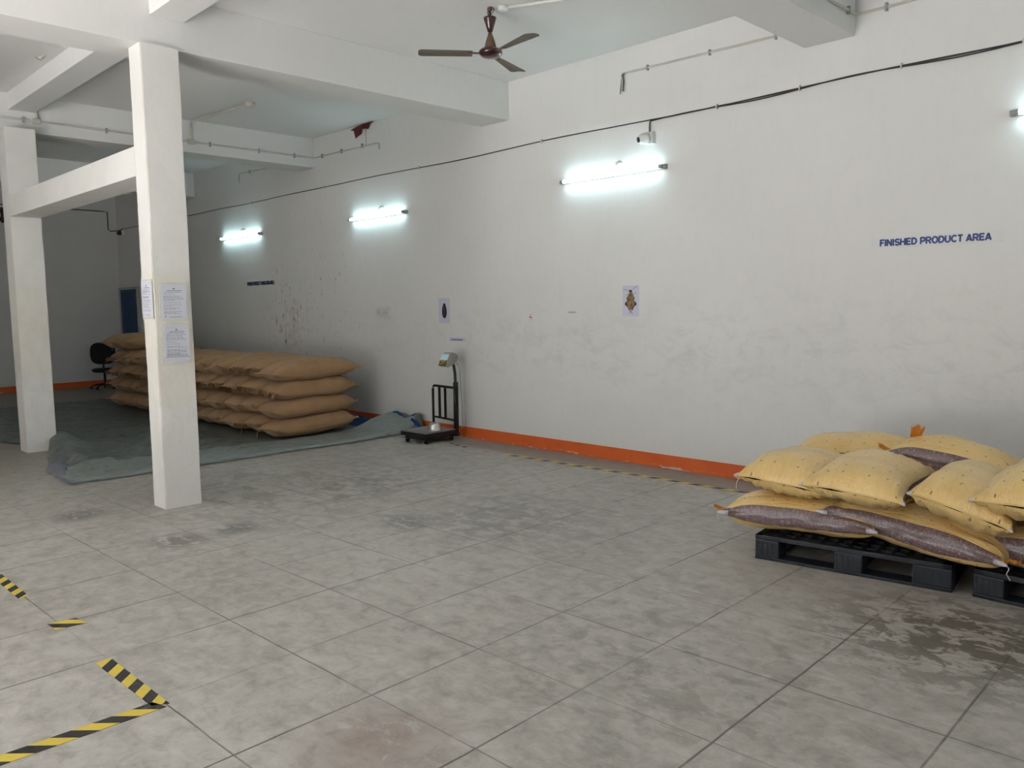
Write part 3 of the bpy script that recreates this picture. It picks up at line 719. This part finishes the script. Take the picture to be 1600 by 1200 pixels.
yellow_bag((-1.60, 5.46, .46), D(-4), D(6), D(-6), 'yellow bag at the back with an orange knotted end and clear stripe', 32, L=.70, T=.30, ends=(('knot', -1, -1),))
yellow_bag((-.90, 5.55, .45), D(0), D(-2), D(-6), 'yellow bag at the back right, only its clear-striped end in view', 33, L=.80, T=.28)

# ---------------------------------------------------------------- pallets
def m_pal():
    k = N('black_pallet_plastic'); c = k.obj()
    du = k.ramp(k.noise(c, 7, 7, .7), .5, .75)
    col = k.mix(k.mul(du, .35), (.010, .014, .022), (.10, .10, .10))
    sc = k.ramp(k.noise(k.map(c, (1, 1, 6)), 22, 3), .68, .72); col = k.mix(k.mul(sc, .3), col, (.25, .26, .27))
    k.pr(Base_Color=col, Roughness=.5, Normal=k.bump(k.noise(c, 24, 4), .25, .004)); return k.m
MPL = m_pal()
def pallet(loc, yaw, lab):
    t = empty('plastic_pallet', loc, lab, 'pallet', 'black pallets under the yellow bags', yaw)
    Wd, Dp, H = 1.10, 1.10, .155
    b = bmesh.new(); z0, z1 = H-.028, H
    box(b, 0, Wd, 0, .05, z0, z1, bev=.004); box(b, 0, Wd, Dp-.05, Dp, z0, z1, bev=.004); box(b, 0, .05, 0, Dp, z0, z1, bev=.004); box(b, Wd-.05, Wd, 0, Dp, z0, z1, bev=.004)
    for i in range(1, 14): box(b, i*Wd/14-.011, i*Wd/14+.011, .04, Dp-.04, z0+.006, z1-.001)
    for j in range(1, 12): box(b, .04, Wd-.04, j*Dp/12-.009, j*Dp/12+.009, z0+.004, z1-.002)
    obj('top_deck', b, MPL, t)
    b = bmesh.new()
    for y0 in (0, Dp/2-.06, Dp-.12): box(b, 0, Wd, y0, y0+.12, 0, .02, bev=.004)
    for x0 in (0, Wd/2-.06, Wd-.12): box(b, x0, x0+.12, 0, Dp, .0, .018, bev=.003)
    obj('bottom_skids', b, MPL, t)
    for x0, x1 in ((0, .15), (Wd/2-.075, Wd/2+.085), (Wd-.20, Wd)):
        for y0, y1 in ((0, .14), (Dp/2-.07, Dp/2+.07), (Dp-.14, Dp)):
            b = bx(x0, x1, y0, y1, .018, z0, bev=.008)
            for q in range(4): box(b, x0+.012+q*(x1-x0-.03)/4, x0+.018+q*(x1-x0-.03)/4, y0-.003, y0+.004, .03, z0-.01)
            obj('block', b, MPL, t)
pallet((-2.475, 4.585, 0), D(8.0), 'black plastic pallet on the left under the yellow bags')
pallet((-1.29, 4.76, 0), D(-1.5), 'black plastic pallet at the right edge, under the rightmost bags')

# ---------------------------------------------------------------- jute stack
def m_jute():
    k = N('jute_cloth'); c = k.obj()
    info = k.n('ShaderNodeObjectInfo').outputs['Random']
    a = k.mix(k.ramp(k.noise(c, 5, 5), .3, .7), (.42, .255, .125), (.52, .33, .17))
    a = k.mix(k.mul(info, .40), a, (.36, .19, .09))
    wx = k.n('ShaderNodeTexWave', {'Vector': c, 'Scale': 110., 'Distortion': 1.}, bands_direction='X').outputs['Fac']
    wy = k.n('ShaderNodeTexWave', {'Vector': c, 'Scale': 110., 'Distortion': 1.}, bands_direction='Y').outputs['Fac']
    wv = k.mul(wx, wy); col = k.mix(k.mul(wv, .25), a, (.56, .39, .22))
    k.pr(Base_Color=col, Roughness=.92, Specular_IOR_Level=.1, Sheen_Weight=.15)
    k.pr(Normal=k.bump(k.math('ADD', k.mul(wv, .25), k.noise(k.map(c, (2.5, 1, 1)), 14, 5, .6, .5)), .5, .010)); return k.m
MJ = m_jute(); MJS = flat('jute_twine', (.40, .29, .17), .9)
def frill(bm, x, w_, z, e, seed, L=.10, amp=.03):
    rows = []; nn = 46
    for i in range(5):
        t_ = i/4; row = []
        for j in range(nn+1):
            q = j/nn*2-1
            row.append(bm.verts.new((x+e*t_*L*(.8+.3*noise.noise(Vector((q*2, seed, 0)))), q*w_/2*(1-.05*t_)+.012*math.cos(j*1.1+seed)*t_, z+amp*t_*math.sin(j*.85+seed+1.5*noise.noise(Vector((q*3, seed, 1)))) - .02*t_*t_)))
        rows.append(row)
    fs = []
    for a, b_ in zip(rows, rows[1:]):
        for j in range(nn): fs.append(bm.faces.new((a[j], a[j+1], b_[j+1], b_[j])))
    bmesh.ops.solidify(bm, geom=fs, thickness=.004); return bm
protos = []
specs = [dict(seed=41, fr=0, bend=0.0), dict(seed=42, fr=1, bend=.012), dict(seed=43, fr=0, bend=-.01), dict(seed=44, fr=1, bend=0), dict(seed=45, fr=0, bend=.01)]
for q, s in enumerate(specs):
    nu, nt = 60, 52
    t = empty('jute_sack', (0, 0, 0), '-', 'sack', 'brown jute sacks in the big stack')
    Lr = (1.20, 1.14, 1.18, 1.12, 1.22)[q]
    body, _, V, hb = sack(Lr, .485, .40, .268, s['seed'], nu, nt, .012, 0, s['bend'], .85, .022, 0, 24, blunt=True)
    obj_keep('sack_body', body, MJ, t)
    # side seam stitching
    b = bmesh.new(); jj = 0 if q % 2 else nt//2
    for jj in (0, nt//2):
        pts = [Vector(V[i, jj])+Vector((0, (.003 if jj == 0 else -.003), hb)) for i in range(2, nu-1, 2)]; tube(b, pts, .0028, 5)
    obj('side_stitching', b, MJS, t, True)
    for e in (-1, 1):
        ring = seam_tips(V, hb, nu, nt, e, t); b = bmesh.new(); tube(b, ring, .006, 6); obj('end_seam', b, MJ, t, True)
        for sd in (0, -1):
            b = bmesh.new(); p = ring[sd]; qd = 1 if sd == 0 else -1
            tube(b, [p+Vector((-e*.06, -qd*.035, 0)), p+Vector((-e*.01, -qd*.01, .0)), p+Vector((e*.018, qd*.006, .006)), p+Vector((e*.032, qd*.010, .0))], [.028, .016, .010, .013], 9)
            obj('tied_ear', b, MJ, t, True)
    if s['fr']:
        b = bmesh.new(); frill(b, -Lr/2+.02, .42, hb, -1, q*3.1, .085, .034); obj('gathered_mouth', b, MJ, t, True)
    if q == 2:
        b = bmesh.new(); p = Vector((-Lr/2, .16, hb)); tube(b, [p, p+Vector((-.03, .01, -.03)), p+Vector((-.035, .02, -.09)), p+Vector((-.05, .015, -.13))], .004, 5); obj('twine_tail', b, MJS, t, True)
    protos.append(t)
used = [False]*len(protos)
def children_of(o): return [c for c in o.children]
def place_sack(q, loc, rot, lab):
    if not used[q]: used[q] = True; r = protos[q]
    else:
        r = protos[q].copy(); C.objects.link(r)
        for ch in list(protos[q].children):
            c_ = ch.copy(); C.objects.link(c_); c_.parent = r
    r.location = loc; r.rotation_euler = rot; r['label'] = lab; return r
ordn = ['nearest', 'second', 'third', 'fourth', 'fifth', 'sixth', 'seventh', 'eighth', 'ninth', 'tenth', 'eleventh', 'twelfth']
layn = ['bottom layer', 'second layer up', 'third layer up', 'fourth layer up', 'loose top layer']
rnd = random.Random(9)
LH = .232
for lay in range(5):
    for kx in range(12):
        if lay == 4 and kx < 10: continue
        q = (kx*2+lay*3) % 5
        if lay == 2: q = (1, 3)[kx % 2]
        elif lay < 4 and specs[q]['fr'] and lay != 3: q = (0, 2, 4)[kx % 3]
        if kx == 0: q = (2, 0, 3, 4, 4)[lay] if lay != 2 else 1
        x = -9.13 - kx*.478 + rnd.uniform(-.02, .02); y = 5.42 + rnd.uniform(-.035, .035) + (.03 if lay == 3 else 0); z = .012 + LH*lay + (.02 if lay == 4 else 0)
        roll = D(rnd.uniform(-3, 3)) + (D(-9) if lay == 3 and kx > 0 else 0)
        yaw = PI/2 + D(rnd.uniform(-3, 3)) + (D(6) if lay == 4 else 0)
        R = Matrix.Rotation(yaw, 3, 'Z') @ Matrix.Rotation(D(rnd.uniform(-1.5, 1.5)), 3, 'Y') @ Matrix.Rotation(roll, 3, 'X')
        lab = 'brown jute sack, %s, %s from the scale end of the stack' % (layn[lay], ordn[kx] if kx else 'first')
        if kx == 0: lab = 'brown jute sack lying side-on at the scale end of the stack, %s' % layn[lay]
        place_sack(q, (x, y, z), R.to_euler(), lab)

# ---------------------------------------------------------------- tarpaulin
def m_tarp(name, c1, c2, pale_streak):
    k = N(name); c = k.obj()
    n1 = k.noise(k.map(c, (1, 1.6, 1), (0, 0, .4)), 1.6, 7, .65, .6)
    col = k.mix(k.ramp(n1, .3, .7), c1, c2)
    col = k.mix(k.mul(k.ramp(k.noise(k.map(c, (1, 4, 1), (0, 0, -.5)), 2.4, 7, .7, .8), .58, .74), pale_streak), col, (.34, .345, .34))  # pale grey streaks mixed into the sheet colour
    cr = k.math('ABSOLUTE', k.math('SUBTRACT', k.noise(c, 5.5, 5, .6, .6), .5))
    k.pr(Base_Color=col, Roughness=.40, Specular_IOR_Level=.5, Normal=k.bump(k.math('ADD', k.mul(cr, 1.6), k.mul(k.noise(c, 28, 3), .1)), .7, .02)); return k.m
MTG = m_tarp('grey_green_tarpaulin', (.105, .125, .118), (.15, .17, .16), .35); MTH2 = m_tarp('grey_green_hem', (.20, .235, .225), (.26, .295, .285), .3)
MTL = m_tarp('lilac_underside', (.34, .36, .44), (.42, .44, .52), .2); MTB2 = m_tarp('blue_tarpaulin', (.012, .06, .26), (.02, .09, .36), .05)
def interp(x, pts):
    for (a, va), (b_, vb) in zip(pts, pts[1:]):
        if a <= x <= b_: return va + (vb-va)*(x-a)/(b_-a)
    return pts[0][1] if x < pts[0][0] else pts[-1][1]
ymn = [(-15.7, 1.9), (-11.75, 2.50), (-11.2, 2.66), (-10.80, 2.76), (-10.76, 2.905), (-10.46, 2.905), (-10.40, 2.78), (-9.9, 2.60), (-9.2, 2.45), (-8.6, 2.40), (-8.14, 2.33)]
def tarp_z(x, y):
    p = Vector((x*1.1, y*1.1, 0))
    cr_ = 1-abs(noise.noise(Vector((x*3.1, y*3.7, 5))))*2; cr2_ = 1-abs(noise.noise(Vector((x*6.5+y*2, y*7.5, 7))))*2
    z = .010 + .018*max(0, cr_)**4 + .009*max(0, cr2_)**3 + .016*abs(noise.noise(p*1.4)) + .010*abs(noise.noise(Vector((x*2+y*1.2, y*2.2-x*.4, 3))))
    flatm = 1 - max(0, min(1, (y-4.5)/.3))*max(0, min(1, (-8.75-x)/.2))*max(0, min(1, (x+15.1)/.3))
    z = .006 + (z-.006)*flatm*min(1, (y-interp(x, ymn))/.10+.25)
    # ridges of pulled cloth near the pillars
    for (ax, ay, bx_, by, h, wd) in [(-10.2, 3.2, -8.6, 3.7, .05, .07), (-10.1, 2.9, -9.0, 2.75, .05, .08), (-9.8, 3.6, -9.3, 4.4, .035, .06), (-10.4, 3.4, -9.6, 3.35, .045, .05), (-9.2, 2.55, -9.0, 3.3, .03, .05)]:
        a = Vector((ax, ay)); d = Vector((bx_-ax, by-ay)); q = Vector((x, y))-a; t_ = max(0, min(1, q.dot(d)/d.dot(d))); dd = (q-d*t_).length + .02*noise.noise(Vector((x*6, y*6, 0)))
        z += h*math.exp(-(dd/wd)**2)*math.sin(PI*min(1, max(.0, t_*.9+.05)))
    # curl up against the bare pillar
    dd = math.hypot((x+10.40)/.30, (y-2.90)/.22); z += .17*math.exp(-dd*dd)
    # rolled heap by the scale
    if y > 5.5:
        k1 = max(0, min(1, (y-5.72)/.62)); xr = -8.62 + .10*math.sin(y*3); k2 = math.exp(-((x-xr)/.30)**2)
        z += .185*k1*k1*(3-2*k1)*k2*(1+.30*noise.noise(Vector((x*6, y*5, 9)))) - .0*k1
        k3 = max(0, min(1, (y-6.15)/.3)); z += .15*k3*math.exp(-((x+8.22)/.14)**2)
    if x > -8.22: z = min(z, .012 + .9*(z-.012)*max(0, (-8.13-x)/.09))
    return z
def edgex(y): return -8.15 + .012*math.sin(y*5) - .05*max(0, y-6.0)
b = bmesh.new(); NX, NY = 250, 150; g = {}
xs = np.concatenate([np.linspace(-15.7, -11, 70)[:-1], np.linspace(-11, -8.14, NX-69+1)])
for i, x in enumerate(xs):
    y0 = interp(x, ymn)
    ytop = 6.50 if x > -9.9 else 6.42
    for j in range(NY+1):
        t_ = j/NY; y = y0 + (ytop-y0)*t_; xx = x if x < -8.4 else -8.4 + (x+8.4)*(edgex(y)+8.4)/(.26)
        if x < -15: xx = x + .32*(y-3.5)/3*(-15-x)/.7
        g[i, j] = b.verts.new((xx, y, tarp_z(xx, y)))
for i in range(len(xs)-1):
    for j in range(NY): b.faces.new((g[i, j], g[i+1, j], g[i+1, j+1], g[i, j+1]))
bmesh.ops.recalc_face_normals(b, faces=b.faces)
tarp = empty('tarpaulin', (0, 0, 0), 'large grey-green tarpaulin spread on the floor under the jute sacks', 'tarpaulin')
me = bpy.data.meshes.new('sheet'); b.to_mesh(me); b.free(); me.materials.append(MTG)
for p in me.polygons: p.use_smooth = True
o = bpy.data.objects.new('sheet', me); C.objects.link(o); o.parent = tarp
so = o.modifiers.new('solid', 'SOLIDIFY'); so.thickness = .004; so.offset = -1
# folded hem along the near edge
b = bmesh.new(); g = {}; NJ = 190; NI = 26
for j in range(NJ+1):
    y = 2.36 + (6.40-2.36)*j/NJ
    for i in range(NI+1):
        t_ = i/NI; x0 = edgex(y)-.0; x1 = -8.98 - .10*noise.noise(Vector((y*1.3, 2, 0))) - (.12 if y < 3 else 0); x = x0 + (x1-x0)*t_
        z = tarp_z(x, y) + .010*math.sin(PI*min(1, t_*1.0))**.5 + .006*abs(noise.noise(Vector((x*5, y*3, 1)))) + (.012 if t_ < .08 else .004)
        if i == NI: z = tarp_z(x, y)+.001
        if i == 0: z = .003
        g[i, j] = b.verts.new((x, y, z))
for i in range(NI):
    for j in range(NJ): b.faces.new((g[i, j], g[i+1, j], g[i+1, j+1], g[i, j+1]))
o = obj_keep('folded_hem', b, MTH2, tarp); o['label'] = 'paler doubled hem along the near edge'
# crumpled lilac corner
b = bmesh.new(); rows = []
cpts = [(-9.30, 2.50), (-9.12, 2.40), (-8.9, 2.36), (-8.70, 2.33), (-8.45, 2.32), (-8.22, 2.30)]
for a_ in range(12):
    t_ = a_/11; row = []
    for j in range(41):
        q = j/40; x = -9.55+(1.35)*q; yb = interp(x, [(-9.6, 2.56), (-9.3, 2.42), (-8.8, 2.36), (-8.2, 2.31)])
        fold = math.sin(q*14 + t_*3)*.026 + noise.noise(Vector((q*9, t_*4, 5)))*.035
        row.append(b.verts.new((x+.04*math.sin(t_*7+q*9)*(1-q), yb + .19*t_ + fold*.35, .006 + (.045*math.sin(PI*min(1, t_*.85+.05)) + fold*.32*(t_ > 0) )*(1-.75*q**2) if a_ else .004)))
    rows.append(row)
for r0, r1 in zip(rows, rows[1:]):
    for j in range(40): b.faces.new((r0[j], r0[j+1], r1[j+1], r1[j]))
for v in b.verts: v.co.z = max(.004, v.co.z)
bmesh.ops.solidify(b, geom=b.faces[:], thickness=.003)
o = obj_keep('crumpled_corner', b, MTL, tarp); o['label'] = 'pale lilac crumpled underside at the corner'
# blue lining showing on the heap
for (x0, y0, x1, y1, wd, dz) in [(-8.62, 6.36, -8.28, 6.44, .10, .018), (-8.22, 6.36, -8.12, 6.50, .10, .03)]:
    b = bmesh.new(); rows = []
    for i in range(15):
        t_ = i/14; row = []
        for j in range(7):
            q = j/6*2-1; x = x0+(x1-x0)*t_ + q*wd*.1; y = y0+(y1-y0)*t_ + q*wd/2; row.append(b.verts.new((x, min(y, 6.55), max(.01, tarp_z(x, min(y, 6.5)))+dz*math.cos(q*1.4)+.006*math.sin(t_*9))))
        rows.append(row)
    fs = [b.faces.new((r0[j], r0[j+1], r1[j+1], r1[j])) for r0, r1 in zip(rows, rows[1:]) for j in range(6)]
    bmesh.ops.solidify(b, geom=fs, thickness=.01)
    o = obj_keep('blue_lining', b, MTB2, tarp); o['label'] = 'blue lining turned out on the heap'
# separate folded blue sheet by the wall
b = bmesh.new(); rows = []
for i in range(46):
    t_ = i/45; row = []
    for j in range(26):
        q = j/25; x = -10.15+1.45*t_; y = 6.20+.34*q + .03*math.sin(t_*8)
        env = math.sin(PI*t_)**.5*math.sin(PI*q)**.6
        z = .015 + env*(.125*(1-.45*t_) + .03*noise.noise(Vector((t_*7, q*4, 8))) + .014*math.sin(q*16+t_*5))
        row.append(b.verts.new((x, y, max(.012, z))))
    rows.append(row)
for r0, r1 in zip(rows, rows[1:]):
    for j in range(25): b.faces.new((r0[j], r0[j+1], r1[j+1], r1[j]))
bmesh.ops.solidify(b, geom=b.faces[:], thickness=.006)
o = obj_keep('blue_sheet', b, MTB2); tag(o, 'crumpled dark blue plastic sheet between the sacks and the wall skirting', 'plastic sheet')

# ---------------------------------------------------------------- platform scale
MBK = flat('black_steel_paint', (.012, .012, .013), .38, .2); MGP = flat('grey_platform_plate', (.22, .22, .22), .5, .3, bumpscale=120, bumps=.3)
MHD = flat('beige_grey_housing', (.33, .32, .28), .35, .3); MYP = flat('yellow_keypad', (.55, .38, .05), .5)
k = N('lcd_window'); k.pr(Base_Color=(.30, .42, .45), Roughness=.08, Coat_Weight=1.0, Emission_Color=(.55, .85, .95), Emission_Strength=.25); MLCD = k.m
sx, sy0 = -7.56, 5.86
s_ = empty('platform_scale', (sx, sy0, 0), 'black platform weighing scale on castors with a raised digital indicator', 'scale', None, D(1.5))
b = bx(-.225, .225, 0, .465, .128, .142, bev=.003); obj('platform', b, MGP, s_)
b = bx(-.23, .23, -.005, .47, .085, .130, bev=.004); box(b, -.19, .19, .03, .52, .045, .085, bev=.004); box(b, -.21, .21, .44, .555, .05, .09, bev=.004); obj('base_frame', b, MBK, s_)
for x, y in ((-.17, .05), (.17, .05), (-.17, .45), (.17, .45)):
    b = bmesh.new(); lathe(b, [(.018, -.012), (.024, -.010), (.024, .010), (.018, .012)], 20, Matrix.Translation((x, y, .024)) @ Matrix.Rotation(PI/2, 4, 'Y'))
    box(b, x-.016, x-.012, y-.012, y+.012, .02, .05); box(b, x+.012, x+.016, y-.012, y+.012, .02, .05); obj('castor', b, MBK, s_)
b = bmesh.new(); y = .495
tube(b, [(-.205, y, .08), (-.205, y, .60), (-.197, y, .625), (-.175, y, .64), (.165, y, .63), (.195, y, .615), (.205, y, .59)], .0155, 10)
tube(b, [(-.205, y, .255), (.205, y, .235)], .013, 8); obj('rail_frame', b, MBK, s_, True)
for x in (-.085, .02): obj('rail_bar', bx(x-.016, x+.016, y-.008, y+.008, .24, .635, bev=.002), MBK, s_)
b = bx(.185, .23, y-.02, y+.025, .05, .70, bev=.004)
tube(b, [(.207, y, .68), (.203, y, .80), (.197, y-.01, .89), (.195, y-.02, .92)], .018, 10); tube(b, [(.235, y-.03, .45), (.21, y-.028, .60), (.236, y-.026, .74), (.205, y-.03, .88)], .008, 6); obj('post', b, MBK, s_)
b = bmesh.new(); tube(b, [(.235, y+.0, .93), (.26, y+.03, .88), (.262, y+.035, .7), (.275, y+.04, .40), (.27, y+.045, .15)], .006, 6); obj('indicator_cable', b, MCAP, s_, True)
# indicator head: wedge with sloping face, facing -Y and up
hd = empty('indicator', (.155, y-.07, .965)); hd.parent = s_; hd.rotation_euler = (D(-24), 0, D(-6))
b = bmesh.new(); prof = [(-.045, -.095), (-.055, -.085), (-.055, -.03), (-.045, .06), (-.020, .095), (.05, .10), (.085, .07), (.09, .03), (.05, -.03), (-.005, -.09)]
poly(b, [(-.075, yy, zz) for yy, zz in prof], (.15, 0, 0)); bmesh.ops.bevel(b, geom=b.edges[:], offset=.004, segments=2, affect='EDGES')
me = bpy.data.meshes.new('indicator_housing'); bmesh.ops.recalc_face_normals(b, faces=b.faces); b.to_mesh(me); b.free(); me.materials.append(MHD)
o = bpy.data.objects.new('indicator_housing', me); C.objects.link(o); o.parent = hd
def fp(y0, z0, y1, z1, x0, x1, th, mat, nm):
    b = bmesh.new(); d = Vector((0, y1-y0, z1-z0)).normalized(); nrm = Vector((0, -d.z, d.y)) if d.z > 0 else Vector((0, d.z, -d.y))
    poly(b, [Vector((x0, y0, z0))+nrm*th, Vector((x1, y0, z0))+nrm*th, Vector((x1, y1, z1))+nrm*th, Vector((x0, y1, z1))+nrm*th], -nrm*th*1.5); obj(nm, b, mat, hd)
fp(-.055, -.084, -.055, -.022, -.068, .068, .003, MBK, 'keypad_surround'); fp(-.055, -.078, -.055, -.030, -.056, .056, .005, MYP, 'keypad')
fp(-.055, -.028, -.0455, .055, -.068, .068, .003, MLCD, 'display_window')
b = bmesh.new(); box(b, -.045, -.018, -.0635, -.059, -.062, -.042, bev=.001)
for i in range(2):
    for j in range(2): box(b, .008+.022*i, .02+.022*i, -.0635, -.059, -.07+.016*j, -.062+.016*j)
obj('keys', b, MBK, hd)
STL = flat('polished_steel', (.62, .61, .58), .28, .95, bumpscale=30, bumps=.4)
b = bmesh.new(); prof = [(.092, 0), (.094, .004), (.083, .008), (.078, .03), (.070, .07), (.060, .088), (.03, .092), (.004, .092)]
nseg = 48; rings = []
for r_, z_ in prof:
    rings.append([b.verts.new((r_*(1+.015*math.cos(12*2*PI*k_/nseg))*math.cos(2*PI*k_/nseg), r_*(1+.015*math.cos(12*2*PI*k_/nseg))*math.sin(2*PI*k_/nseg), z_)) for k_ in range(nseg)])
for a, c_ in zip(rings, rings[1:]):
    for k_ in range(nseg): b.faces.new((a[k_], a[(k_+1) % nseg], c_[(k_+1) % nseg], c_[k_]))
b.faces.new(rings[-1]); b.faces.new(rings[0][::-1])
o = obj('steel_bowl', b, STL, None, True, loc=(-7.45, 6.09, .143)); tag(o, 'shiny steel bowl upturned on the platform of the weighing scale', 'bowl')

# ---------------------------------------------------------------- office chair in the far corner
MCH = flat('black_chair_fabric', (.008, .008, .009), .8); MCP = flat('black_chair_plastic', (.01, .01, .011), .45)
ch = empty('office_chair', (-18.0, 5.92, 0), 'black office chair with a rounded backrest in the dark far corner', 'chair', None, D(75))
def cushion(w_, h_, th, seg=24, p=3.2):
    b = bmesh.new(); rows = []
    for i in range(13):
        a_ = -PI/2 + PI*i/12; row = []
        for j in range(seg*2):
            t_ = 2*PI*j/(seg*2); cs, sn = math.cos(t_), math.sin(t_); r_ = 1/((abs(cs)**p+abs(sn)**p)**(1/p)); kk = math.cos(a_)**.45
            row.append(b.verts.new((w_/2*r_*cs*kk, h_/2*r_*sn*kk, th/2*math.sin(a_))))
        rows.append(row)
    for r0, r1 in zip(rows, rows[1:]):
        for j in range(seg*2): b.faces.new((r0[j], r0[(j+1) % (seg*2)], r1[(j+1) % (seg*2)], r1[j]))
    bmesh.ops.remove_doubles(b, verts=b.verts, dist=.0005); return b
obj('backrest', cushion(.48, .46, .07), MCH, ch, True, loc=(0, .22, .73), rot=(D(82), 0, 0))
obj('seat', cushion(.48, .46, .09), MCH, ch, True, loc=(0, -.02, .39))
b = bmesh.new(); tube(b, [(0, .05, .34), (0, .22, .36), (0, .27, .45), (0, .265, .7)], .02, 8); obj('back_bracket', b, MCP, ch, True)
b = bmesh.new(); tube(b, [(0, 0, .10), (0, 0, .35)], .025, 12); obj('gas_post', b, MCP, ch, True)
for i in range(5):
    a_ = 2*PI*i/5+.3; lg = obj('base_arm', tube(bmesh.new(), [(0, 0, .10), (.14*math.cos(a_), .14*math.sin(a_), .095), (.27*math.cos(a_), .27*math.sin(a_), .065)], [.024, .018, .013], 8), MCP, ch, True)
    b = bmesh.new(); lathe(b, [(.018, -.015), (.027, -.012), (.027, .012), (.018, .015)], 16, Matrix.Translation((.27*math.cos(a_), .27*math.sin(a_), .028)) @ Matrix.Rotation(a_, 4, 'Z') @ Matrix.Rotation(PI/2, 4, 'X')); obj('castor', b, MCP, lg, True)
